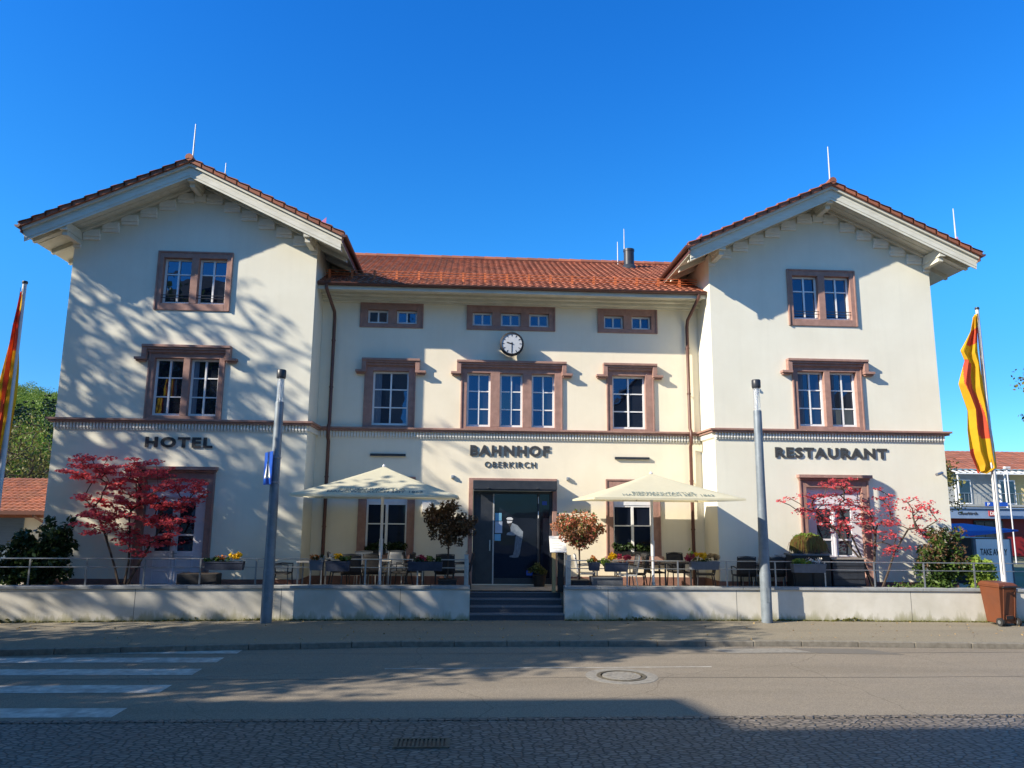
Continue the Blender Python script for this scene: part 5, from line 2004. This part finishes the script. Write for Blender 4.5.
potted_ball(-0.46, -0.75, 2.36, 0.66, 0.56, l_bronze, 'ball tree with bronze-brown leaves in a black pot, left of the entrance', 4200, 0.23, leaf=0.052)
potted_ball(2.97, -0.75, 2.20, 0.64, 0.46, l_pink, 'ball tree with pink and orange young leaves, right of the entrance', 3600, 0.22, leaf=0.048, extra=(l_mid, 900))
b = MB()
o = thing('long_planter', 'long low slate grey planter box behind the coping, right of the entrance', 'planter', (3.68, -0.75, FL))
b.box(3.26, 4.08, -0.95, -0.55, FL, 1.02)
b.build('box', m_planter2, o, bevel=0.01)
MB().box(3.29, 4.05, -0.92, -0.58, 1.0, 1.025).build('soil', m_soil, o)
o = thing('long_planter', 'long low black planter box before the left wing door', 'planter', (-6.7, -0.85, FL))
MB().box(-7.18, -6.20, -1.06, -0.66, FL, 1.06).build('box', m_black2, o, bevel=0.01)
MB().box(-7.15, -6.23, -1.03, -0.69, 1.045, 1.065).build('soil', m_soil, o)

# menu lectern
o = thing('menu_stand', 'menu stand with a slanting white sheet at the right of the steps', 'menu stand', (2.40, -0.62, FL))
b = MB()
b.box(2.27, 2.36, -0.66, -0.56, FL, 1.62)
b.build('post', M('menu_wood', (0.40, 0.30, 0.14), (0.32, 0.23, 0.10), scale=6, rough=0.6, stretch=(1, 1, .2)), o)
MB().box(2.42, 2.58, -0.66, -0.54, FL, 1.62).build('stand', m_black, o, bevel=0.005)
b = MB()
Mm = Matrix.Translation((2.42, -0.66, 1.83)) @ Matrix.Rotation(R(-32), 4, 'X')
b.box(-0.22, 0.22, -0.01, 0.01, -0.24, 0.24, Mm)
b.build('menu_board', m_paper, o)
b = MB()
Mm2 = Mm @ Matrix.Translation((0, -0.012, 0))
for k in range(7):
    b.box(-0.16, 0.02 + 0.12 * ((k * 37) % 5) / 4, -0.001, 0.001, 0.16 - k * 0.05, 0.168 - k * 0.05, Mm2)
b.build('menu_print', m_print, o)

# small pot beside the door
o = thing('potted_plant', 'small round pot of green and cream leaves inside the entrance', 'potted plant', (2.08, P - 0.35, FL))
b = MB()
b.lathe([(0.15, FL), (0.20, FL + 0.30), (0.21, FL + 0.32), (0.17, FL + 0.32)], 2.08, P - 0.35, 16)
b.build('pot', m_black, o)
b = MB()
cs = np.array([2.08, P - 0.35, FL + 0.45]) + RNG.normal(size=(10, 3)) * np.array([0.11, 0.08, 0.06])
leaves(b, cs, 0.09, 30, 0.05)
b.build('leaves', l_bud, o)

# black cabinet, dark board, trough with hanging grass
o = thing('service_cabinet', 'tall black slatted serving cabinet in front of the right wing', 'cabinet', (9.1, -0.75, FL))
MB().box(8.60, 9.62, -0.98, -0.55, FL, 1.60).build('carcass', m_black2, o, bevel=0.01)
MB().box(8.56, 9.66, -1.02, -0.52, 1.60, 1.64).build('top', m_planter2, o)
b = MB()
for k in range(2):
    b.box(8.64 + k * 0.49, 9.09 + k * 0.49, -1.0, -0.981, FL + 0.05, 1.55)
b.build('cabinet_door', m_black, o)
o = thing('dark_counter', 'dark slate counter standing in front of the restaurant door', 'counter', (10.1, -0.7, FL))
b = MB()
b.box(9.70, 10.58, -0.92, -0.50, FL, 1.50)
b.build('front', m_black2, o, bevel=0.01)
MB().box(9.66, 10.62, -0.96, -0.46, 1.50, 1.545).build('counter_top', M('counter_top', (0.30, 0.26, 0.22), (0.24, 0.2, 0.17), scale=6, rough=0.5), o)
b = MB()
for k in range(5):
    b.box(9.72, 10.56, -0.932, -0.921, FL + 0.06 + k * 0.17, FL + 0.19 + k * 0.17)
b.build('slats', m_dark, o)
o = thing('grass_planter', 'trough overflowing with green and rust coloured hanging grass on the black cabinet', 'planter', (9.10, -0.75, 1.64))
MB().box(8.78, 9.42, -0.88, -0.64, 1.642, 1.86).build('box', m_black2, o)
b = MB()
N = 2400
for i in range(N):
    th = RNG.uniform(0, 2 * math.pi)
    q = math.sqrt(RNG.random())
    x0 = 9.10 + 0.42 * q * math.cos(th)
    y0 = -0.78 + 0.17 * q * math.sin(th)
    zt = 1.86 + 0.26 * math.sqrt(max(0, 1 - q * q)) + RNG.uniform(-.02, .03)
    dx = 0.10 * q * math.cos(th) + RNG.normal() * 0.03
    dy = -0.05 - abs(RNG.normal()) * 0.05
    ln = RNG.uniform(0.16, 0.36)
    w = 0.007
    a = Vector((x0, y0, zt - 0.06))
    m1 = Vector((x0 + dx * .5, y0 + dy * .7, zt))
    e1 = Vector((x0 + dx, y0 + dy, zt - ln))
    b.add([a - Vector((w, 0, 0)), a + Vector((w, 0, 0)), m1 + Vector((w, 0, 0)), m1 - Vector((w, 0, 0)), e1], [(0, 1, 2, 3), (3, 2, 4)], float(RNG.random()))
b.build('hanging_grass', M('hanging_grass', (0.22, 0.085, 0.035), (0.17, 0.19, 0.035), rough=0.7, attr='tone', trans=0.25), o)
b = MB()
an = RNG.uniform(0, 2 * math.pi, 40)
qq = np.sqrt(RNG.random(40)) * 0.85
cs = np.stack([9.10 + 0.40 * qq * np.cos(an), -0.80 + 0.15 * qq * np.sin(an), 1.88 + 0.24 * np.sqrt(1 - qq ** 2)], 1)
leaves(b, cs, 0.07, 30, 0.03, 0.8, aspect=4)
b.build('tuft', l_lime, o)

# =====================================================================================
# SHRUBS AND MAPLES IN THE BEDS
# =====================================================================================
def inpoly(x, z, poly):
    c = False
    j = len(poly) - 1
    for i in range(len(poly)):
        if (poly[i][1] > z) != (poly[j][1] > z) and x < (poly[j][0] - poly[i][0]) * (z - poly[i][1]) / (poly[j][1] - poly[i][1]) + poly[i][0]:
            c = not c
        j = i
    return c


def fill(poly, n, ylo, yhi):
    xs = [p[0] for p in poly]
    zs = [p[1] for p in poly]
    out = []
    while len(out) < n:
        x, z = RNG.uniform(min(xs), max(xs)), RNG.uniform(min(zs), max(zs))
        if inpoly(x, z, poly):
            out.append((x, RNG.uniform(ylo, yhi), z))
    return np.array(out)


def maple(stems, poly, n, lab, per, leaf, loc, rad=0.20, ylo=-1.25, yhi=-0.2):
    o = thing('japanese_maple', lab, 'maple tree', loc, 'red maples in front of the wings')
    cs = fill(poly, n, ylo, yhi)
    b = MB()
    # share the clumps out between the stems
    tops = np.array([s[-1] for s in stems])
    own = np.argmin(np.abs(cs[:, None, 0] - tops[None, :, 0]) + 0.4 * np.abs(cs[:, None, 2] - tops[None, :, 2]), axis=1)
    for k, s in enumerate(stems):
        sub = cs[own == k]
        if len(sub):
            branches(b, s, 0.032, sub, 0.0035, 5)
    b.build('trunk', m_bark, o)
    b = MB()
    leaves(b, cs, rad * RNG.uniform(0.7, 1.3, n), per, leaf, 0.28, aspect=1.8)
    b.build('crown', l_red, o)
    return o


polyL = [(-10.45, 3.30), (-9.95, 3.95), (-9.45, 4.02), (-9.1, 3.55), (-8.75, 3.85), (-8.3, 3.95), (-7.9, 3.85), (-7.7, 3.4), (-7.15, 3.42), (-6.72, 3.32), (-6.8, 2.95), (-7.05, 2.75), (-7.1, 2.45), (-7.4, 2.15), (-7.45, 1.75), (-7.9, 1.55), (-8.3, 1.45),
         (-8.55, 1.75), (-9.2, 1.95), (-9.7, 2.15), (-9.95, 2.5), (-9.65, 2.75), (-9.9, 2.95), (-9.8, 3.1)]
maple([[(-8.65, -0.75, 0.6), (-8.85, -0.72, 1.2), (-9.1, -0.7, 1.8), (-9.3, -0.7, 2.3)], [(-8.60, -0.7, 0.6), (-8.55, -0.65, 1.3), (-8.6, -0.6, 2.0), (-8.65, -0.65, 2.5)],
       [(-8.55, -0.8, 0.6), (-8.25, -0.85, 1.2), (-7.95, -0.85, 1.8), (-7.7, -0.8, 2.3)]], polyL, 220,
      'dense crimson Japanese maple in front of the hotel door', 44, 0.050, (-8.6, -0.75, 0.6), rad=0.20)
polyR = [(8.25, 3.0), (8.6, 3.2), (9.3, 3.15), (9.5, 3.5), (10.0, 3.72), (10.6, 3.65), (11.0, 3.3), (11.35, 3.55), (11.7, 3.2), (12.3, 3.15), (12.75, 2.95), (12.6, 2.4), (12.95, 2.15), (12.7, 2.0), (12.1, 2.3), (11.8, 1.75), (11.2, 1.55), (10.8, 1.95), (10.2, 2.2), (9.6, 2.2), (9.3, 2.5), (8.7, 2.75)]
maple([[(10.95, -0.7, 0.6), (10.75, -0.72, 1.2), (10.45, -0.75, 1.9), (10.2, -0.75, 2.5)], [(11.0, -0.65, 0.6), (11.02, -0.6, 1.3), (11.1, -0.6, 2.0), (11.05, -0.6, 2.6)],
       [(11.05, -0.75, 0.6), (11.25, -0.8, 1.1), (11.5, -0.8, 1.7), (11.9, -0.85, 2.3)], [(10.9, -0.8, 0.6), (10.5, -0.9, 1.5), (9.8, -0.95, 2.3), (9.3, -1.0, 2.75)]], polyR, 112,
      'sparse airy red Japanese maple in front of the restaurant door', 25, 0.046, (11.0, -0.7, 0.6), rad=0.21)


def shrub(cx, cy, rx, ry, z0, z1, lm, lab, k, per, leaf, spikes=0, extra=None, name='evergreen_shrub'):
    o = thing(name, lab, 'shrub', (cx, cy, FL))
    d = RNG.normal(size=(k, 3))
    d /= np.linalg.norm(d, axis=1)[:, None]
    rr = RNG.uniform(0.35, 1.0, k)[:, None]
    cs = np.array([cx, cy, (z0 + z1) / 2]) + d * rr * np.array([rx, ry, (z1 - z0) / 2])
    for i in range(spikes):
        x = cx + RNG.uniform(-rx * .8, rx * .8)
        for q in range(3):
            cs = np.vstack([cs, [x + q * 0.03, cy + RNG.uniform(-.2, .2), z1 - 0.1 + q * 0.12]])
    b = MB()
    branches(b, [(cx, cy, FL - 0.02), (cx, cy, FL + 0.2)], 0.04, cs[::2], 0.005, 5)
    b.build('stems', m_bark, o)
    b = MB()
    leaves(b, cs, 0.17, per, leaf, aspect=2.0)
    b.build('foliage', lm, o)
    if extra:
        b = MB()
        leaves(b, cs[cs[:, 2] > (z0 + z1) / 2] + np.array([0, -0.04, 0.07]), 0.19, extra[1] + 6, leaf * 0.8, aspect=2.0)
        b.build('new_growth', extra[0], o)
    return o


shrub(-10.75, -0.85, 0.95, 0.45, 0.62, 1.85, l_dark, 'dark green evergreen shrub at the left corner of the station', 90, 46, 0.07, spikes=5)
shrub(-10.35, -0.75, 0.45, 0.35, 1.2, 2.15, l_dark, 'tall thin dark green shrub standing against the left wing corner', 28, 34, 0.07, spikes=2)
shrub(-12.3, -1.0, 0.75, 0.45, 0.62, 1.7, l_mid, 'mid green shrub cut by the left edge of the picture', 60, 40, 0.07)
shrub(12.65, -0.95, 0.68, 0.4, 0.7, 2.05, l_mid, 'green shrub with bronze shoots at the right corner of the station', 80, 44, 0.06, spikes=3, extra=(l_bronze, 20))
shrub(13.55, -1.15, 0.42, 0.3, 0.65, 1.55, l_lime, 'bright yellow-green shrub beside the right flagpole', 60, 40, 0.06, name='golden_shrub')
shrub(12.35, -1.15, 0.5, 0.22, 0.62, 1.0, l_mid, 'low green shrub at the foot of the right corner shrub', 30, 34, 0.055, name='low_shrub')
shrub(11.9, -1.2, 0.9, 0.15, 0.62, 0.85, l_mid, 'low green leaves along the coping under the sparse maple', 30, 20, 0.045, name='ground_plant')

# weeds along the foot of the walls
b = MB()
xs = np.concatenate([RNG.uniform(-13, 0.1, 700), RNG.uniform(2.5, 15, 800)])
cs = np.array([(x, yf(x) - 0.14 - abs(RNG.normal()) * 0.03, 0.004 + RNG.random() ** 3 * 0.10 * max(0.05, math.sin(x * 1.1) * math.sin(x * 2.3 + 1))) for x in xs])
leaves(b, cs, 0.022, 6, 0.020, aspect=2.5)
tag(b.build('weeds', l_bud, None), 'moss and weeds growing along the foot of the low walls', 'weeds', kind='stuff')

# fallen leaves and grit on the pavement and street edge
b = MB()
n = 260
cs = np.stack([RNG.uniform(-12, 14, n), RNG.uniform(-4.3, -1.6, n), np.full(n, 0.008)], 1)
leaves(b, cs, 0.01, 1, 0.035, 0.15)
tag(b.build('fallen_leaves', l_straw, None), 'small dry leaves scattered over the pavement', 'leaves', kind='stuff')

# =====================================================================================
# LEFT BACKGROUND: low tiled building, wooded hill
# =====================================================================================
lb = thing('outbuilding', 'low outbuilding with a red tiled roof behind the left shrubs', 'building', (-18, 4, 0))
b = MB()
b.box(-24, -13.55, 4.9, 10, 0.0, 2.45)
b.build('wall', m_wing, lb)
b = MB()
tile_slope(b, -24.5, -13.25, (4.35, 2.52), (7.8, 3.68), along='x')
b.box(-24.5, -13.25, 4.5, 10.5, 2.32, 2.48)
b.build('roof', m_tile, lb)
b = MB()
b.box(-24.5, -13.25, 4.20, 4.34, 2.42, 2.54)
b.tube([(-13.75, 4.28, 2.52), (-13.75, 4.28, 2.38), (-13.62, 4.8, 2.12), (-13.62, 4.84, 0.3)], 0.045, 8)
b.build('gutter', m_gutter, lb)
b = MB()
b.box(-18, -14.35, 4.86, 4.90, 0.3, 2.30)
b.build('roller_door', M('roller_door', (0.10, 0.15, 0.21), (0.08, 0.12, 0.17), scale=3, rough=0.5, stretch=(1, 1, 12)), lb)

# hill
b = MB()
nx, ny = 60, 26
for j in range(ny + 1):
    for i in range(nx + 1):
        x = -330 + i * 6.5
        y = 95 + j * 10
        t = j / ny
        h = 66 * math.sin(min(1, t * 1.25) * math.pi / 2) * (0.75 + 0.25 * math.sin(x * 0.02 + 1.0)) * max(0.0, min(1, (-x + 55) / 120)) + 1.2 * math.sin(x * .11 + y * .07)
        b.v.append((x, y, max(-0.5, h)))
for j in range(ny):
    for i in range(nx):
        k = j * (nx + 1) + i
        b.f.append((k, k + 1, k + nx + 2, k + nx + 1))
        b.t.append(.5)
        b.mi.append(0)
struct(b.build('hill', m_ground, smooth=True))


def hill_z(x, y):
    t = (y - 95) / 260
    return max(-0.5, 66 * math.sin(min(1, t * 1.25) * math.pi / 2) * (0.75 + 0.25 * math.sin(x * 0.02 + 1.0)) * max(0.0, min(1, (-x + 55) / 120)) + 1.2 * math.sin(x * .11 + y * .07))


bf, bg_ = MB(), MB()
for k in range(640):
    y = RNG.uniform(112, 300)
    x = RNG.uniform(-0.69, -0.53) * (y + 20) if k < 540 else RNG.uniform(-300, -60)
    z = hill_z(x, y)
    fir = 128 + RNG.normal() * 8 < y < 195 + RNG.normal() * 14
    h = RNG.uniform(7, 12)
    if fir:
        for q in range(6):
            t = q / 6
            leaves(bf, [(x, y, z + h * (0.15 + t * 0.85))], max(0.3, 2.4 * (1 - t)), 60, 0.34, 0.5, tone_mu=0.5)
    else:
        r = RNG.uniform(2.4, 3.8)
        cs = np.array([x, y, z + h * 0.6]) + RNG.normal(size=(5, 3)) * np.array([r * .45, r * .45, r * .4])
        leaves(bg_, cs, r * 0.62, 85, 0.27)
tag(bf.build('fir_wood', l_fir, None), 'dark conifer wood covering the far hillside', 'wood', kind='stuff')
tag(bg_.build('leafy_wood', l_hill, None), 'sunlit light green broadleaf wood covering the far hillside', 'wood', kind='stuff')


def tree(name, lab, x, y, z0, h, cz, rx, ry, rz, k, per, leaf, lm, tr=0.18, tip=0.012, cat='tree', group=None, trunk_top=0.5, rad=0.8, keep=None):
    o = thing(name, lab, cat, (x, y, z0), group)
    d = RNG.normal(size=(k, 3))
    d /= np.linalg.norm(d, axis=1)[:, None]
    rr = RNG.uniform(0.25, 1.0, k)[:, None] ** 0.7
    cs = np.array([x, y, cz]) + d * rr * np.array([rx, ry, rz])
    if keep is not None:
        cs = np.array([c for c in cs if keep(c)])
    tt = z0 + (cz - z0) * trunk_top * 1.5
    pts_ = [(x, y, z0 - 0.1), (x + .05, y, z0 + (tt - z0) * .35), (x - .05, y + .05, z0 + (tt - z0) * .7), (x, y, tt)]
    b = MB()
    branches(b, pts_, tr, cs, tip, 6)
    b.build('trunk', m_bark, o)
    b = MB()
    leaves(b, cs, rad, per, leaf)
    b.build('crown', lm, o)
    return o


tree('budding_tree', 'thin budding tree behind the low outbuilding on the left', -21.3, 16, 0, 9, 4.7, 2.2, 1.8, 2.0, 120, 16, 0.09, l_bud, 0.12, 0.008, rad=0.55)
tree('budding_tree', 'bare budding tree close to the left edge behind the outbuilding', -26.2, 22, 0, 9, 5.3, 2.6, 2.0, 2.4, 120, 16, 0.10, l_bud, 0.14, 0.008, rad=0.6)

# =====================================================================================
# RIGHT BACKGROUND: apartment house, low red station pavilion, stall, trees
# =====================================================================================
ap = thing('apartment_house', 'ochre apartment house with balconies and a red tiled roof far right', 'building', (52, 45, 0))
b = MB()
b.box(42.5, 66, 45, 56, 0, 6.6)
b.build('wall', m_ochre, ap)
b = MB()
b.box(42.4, 49.5, 44.8, 45, 0, 6.4)
b.build('grey_wall', m_greyrender, ap)
b = MB()
tile_slope(b, 41.6, 67, (44.0, 6.75), (50.0, 8.9), along='x', tile=0.5, course=0.6)
b.box(41.6, 67, 44.3, 56.5, 6.6, 6.74)
b.build('roof', m_tile, ap)
for z in (3.6, 0.9):
    b = MB()
    b.box(43, 66, 42.6, 44.99, z - 0.18, z)
    b.build('balcony_slab', m_greyrender, ap)
    b = MB()
    for k in range(60):
        b.box(43.2 + k * 0.38, 43.23 + k * 0.38, 42.65, 42.68, z, z + 0.95)
    b.box(43.1, 65.9, 42.63, 42.70, z + 0.95, z + 1.0)
    b.build('balcony_railing', m_steel, ap)
for k in range(5):
    x = 44.2 + k * 4.2
    for z in (3.6, 0.9):
        b = MB()
        b.box(x, x + 1.5, 44.70 if x < 49 else 44.90, 44.80 if x < 49 else 45.0, z + 0.05, z + 2.25)
        w = b.build('window', m_white, ap)
        MB().box(x + 0.12, x + 1.38, 44.68 if x < 49 else 44.88, 44.70 if x < 49 else 44.90, z + 0.17, z + 2.13).build('pane', m_glass, w)
b = MB()
for k in range(34):
    x = 43 + k * 0.62
    b.bar((x, 42.3, 6.35), (x + 0.9, 44.9, 6.75), 0.16, 0.07)
b.box(42.8, 64.5, 42.3, 42.42, 6.22, 6.34)
for x in (43, 47.3, 52, 58):
    b.box(x, x + 0.08, 42.5, 42.6, 0, 6.3)
b.build('pergola', m_white, ap)

pv = thing('station_pavilion', 'low dark red platform building with a blue-grey fascia at the right', 'building', (38, 30, 0))
b = MB()
b.box(31.0, 46.0, 30.0, 34, -0.1, 2.55)
b.build('wall', m_redwall, pv)
b = MB()
b.box(30.4, 46.6, 29.2, 34.5, 2.45, 3.12)
b.box(30.3, 46.7, 29.1, 34.6, 3.12, 3.2)
b.build('fascia', m_bluegrey, pv)
b = MB()
b.box(35.9, 36.5, 29.15, 29.198, 2.62, 2.98)
lg = b.build('logo_panel', M('logo_red', (0.42, 0.05, 0.05), (0.38, 0.05, 0.05), scale=4, rough=0.5), pv)
text_mb('DB', 35.99, 36.41, 2.68, 2.92, 29.148, 0.01, 0.02).build('logo_letters', m_paper, lg)
b = text_mb('Oberkirch', 33.7, 35.1, 2.70, 2.90, 29.19, 0.02, 0.01)
b.build('station_name', m_letter, pv)
b = MB()
b.box(35.3, 37.4, 29.9, 30.0, 0.1, 2.3)
w = b.build('glass_front', m_dark, pv)
b = MB()
for k in range(3):
    b.box(35.36 + k * 0.69, 35.99 + k * 0.69, 29.87, 29.9, 0.2, 2.2)
b.build('pane', m_glass, w)
o = thing('street_name_sign', 'small dark blue sign on a post above the platform building fascia', 'sign', (36.2, 28.6, 0))
b = MB()
b.box(35.3, 36.9, 28.58, 28.62, 3.28, 3.56)
b.build('plate', m_blue, o)
text_mb('P', 35.45, 35.62, 3.32, 3.52, 28.575, 0.01, 0.02).build('letter', m_paper, o)
MB().tube([(36.2, 28.65, 0), (36.2, 28.65, 3.5)], 0.04, 8).build('post', m_steel, o)

sx_ = thing('takeaway_stall', 'white take-away stall under a blue awning at the right corner', 'stall', (16.6, 3.0, 0))
b = MB()
b.box(15.72, 17.5, 3.2, 5.0, 0.0, 1.95)
b.build('body', m_dark, sx_)
b = MB()
b.add([(15.2, 2.3, 2.18), (17.4, 2.3, 2.24), (17.4, 4.9, 2.40), (15.2, 4.9, 2.34), (15.2, 2.3, 1.98), (17.4, 2.3, 2.20), (17.4, 4.9, 2.36), (15.2, 4.9, 2.28)],
      [(0, 1, 2, 3), (4, 7, 6, 5), (0, 4, 5, 1), (1, 5, 6, 2), (2, 6, 7, 3), (3, 7, 4, 0)])
b.build('awning', m_blueawn, sx_)
bd = thing('takeaway_board', 'tall white advertising board reading TAKE AWAY beside the right shrubs', 'sign', (16.5, 2.4, 0))
Mb = Matrix.Translation((16.42, 2.2, 0)) @ Matrix.Rotation(R(-6), 4, 'Z')
b = MB()
b.box(-0.52, 0.52, -0.03, 0.03, 0.05, 1.95, Mb)
b.build('panel', m_paper, bd)
b = MB()
b.box(-0.60, -0.52, -0.05, 0.05, 0.0, 1.98, Mb)
b.box(0.52, 0.56, -0.05, 0.05, 0.0, 1.98, Mb)
b.build('frame', m_planter2, bd)
text_mb('TAKE AWAY', -0.40, 0.42, 1.46, 1.66, -0.031, 0.006, 0.02, None, Mb).build('letters', m_letter, bd)
text_mb('to go', -0.15, 0.15, 1.20, 1.30, -0.031, 0.006, 0.0, None, Mb).build('small_letters', m_print, bd) if False else None

tree('budding_tree', 'olive budding tree behind the right corner of the station', 28.6, 25, 0, 8, 4.6, 2.4, 2.0, 2.5, 120, 24, 0.12, l_bud, 0.12, 0.008, rad=0.5)
o = thing('signal_mast', 'thin white mast standing above the platform building', 'mast', (30.6, 20, 0))
MB().tube([(30.6, 20, 0), (30.6, 20, 5.4)], 0.035, 8).build('pole', m_whitepole, o)
MB().box(30.45, 30.75, 19.9, 20.1, 5.3, 5.42).build('cap', m_whitepole, o)
o = thing('platform_lamp', 'short grey platform lamp beside the thin white mast', 'lamp', (32.0, 20, 0))
MB().tube([(32.0, 20, 0), (32.0, 20, 4.1)], 0.05, 8).build('pole', m_steel, o)
MB().box(31.8, 32.3, 19.8, 20.2, 4.1, 4.25).build('lamp_head', m_whitepole, o)
tree('birch_tree', 'pale tree whose outermost twigs reach into the right edge', 26.5, 9.5, 0, 11, 8.2, 2.4, 2.2, 2.9, 110, 34, 0.11, l_bud, 0.13, 0.008, rad=0.5)

# =====================================================================================
# ACROSS THE STREET (behind the viewer): houses and trees whose shade falls on the scene
# =====================================================================================
m_slate = M('slate_roof', (0.05, 0.045, 0.045), (0.03, 0.028, 0.028), scale=6, rough=0.8, bump=0.3)
m_oppA = M('opposite_render', (0.45, 0.39, 0.30), (0.38, 0.33, 0.26), scale=1, rough=0.9, bump=0.2)
m_oppB = M('opposite_render_pale', (0.42, 0.37, 0.30), (0.36, 0.32, 0.26), scale=1, rough=0.9, bump=0.2)


def house(name, lab, x0, x1, yf_, yb, h, rh, mat, gable=False):
    o = thing(name, lab, 'house', ((x0 + x1) / 2, (yf_ + yb) / 2, -0.1))
    m_r = m_slate
    b = MB()
    b.box(x0, x1, yb, yf_ - 0.3, -0.1, h - 0.15)
    if gable:
        b.prism([(x0, h - 0.15), (x1, h - 0.15), ((x0 + x1) / 2, h + rh - 0.2)], yb, yf_ - 0.3)
    b.build('wall', mat, o)
    b = MB()
    if not gable:
        ym = (yf_ + yb) / 2
        b.add([(x0, yf_, h), (x1, yf_, h), (x1, ym, h + rh), (x0, ym, h + rh), (x0, yb, h), (x1, yb, h), (x0, yf_, h - .15), (x1, yf_, h - .15), (x0, yb, h - .15), (x1, yb, h - .15)],
              [(0, 1, 2, 3), (3, 2, 5, 4), (6, 7, 1, 0), (6, 8, 9, 7), (0, 3, 4, 8, 6), (1, 7, 9, 5, 2)])
    else:
        xm = (x0 + x1) / 2
        b.add([(x0 - .4, yf_, h - .2), (xm, yf_, h + rh), (xm, yb, h + rh), (x0 - .4, yb, h - .2), (x1 + .4, yf_, h - .2), (x1 + .4, yb, h - .2)], [(0, 1, 2, 3), (1, 4, 5, 2)])
    b.build('roof', m_r, o)
    nx_ = max(1, int((x1 - x0) / 2.6))
    for i in range(nx_):
        for z in np.arange(1.2, h - 2.0, 2.9):
            xx = x0 + (i + 0.5) * (x1 - x0) / nx_
            w = MB().box(xx - 0.55, xx + 0.55, yf_ - 0.33, yf_ - 0.27, z, z + 1.45).build('window', m_white, o)
            MB().box(xx - 0.46, xx + 0.46, yf_ - 0.268, yf_ - 0.262, z + 0.08, z + 1.37).build('pane', m_glass, w)
    return o


house('town_house', 'tall rendered house across the street on the left', -52, -19.4, -17.85, -30, 14.0, 0.8, m_oppA)
house('town_house', 'rendered house across the street beside the viewer', -19.3, -4.6, -19.45, -29, 14.0, 2.4, m_oppB)
house('gabled_house', 'house with its gable to the street across from the right wing', 8.3, 15.5, -21.5, -32, 8.8, 3.2, m_oppB, True)
house('gabled_house', 'rendered house across the street farthest right', 27, 38, -22, -33, 9.5, 3.5, m_oppA)

SG = 'street trees whose shade falls on the station'
tree('street_tree', 'tall street tree left of the crossing, on the road side', -20.4, -11.5, -0.1, 15, 9.0, 6.2, 3.7, 4.8, 540, 30, 0.16, l_street, 0.28, 0.02, group=SG, rad=0.75)
tree('street_tree', 'tall sparse street tree left of the crossing, beside the pavement', -22.5, -5.2, -0.1, 18, 12.3, 5.3, 3.1, 6.2, 620, 10, 0.13, l_street, 0.30, 0.018, group=SG, rad=0.55)
tree('street_tree', 'low dense street tree nearest the station, beside the pavement', -13.2, -8.6, -0.1, 11, 8.0, 4.9, 2.9, 3.8, 480, 21, 0.16, l_street, 0.24, 0.02, group=SG, rad=0.7, keep=lambda c: c[0] < -0.63 * (c[1] + 20.5) - 1.0)
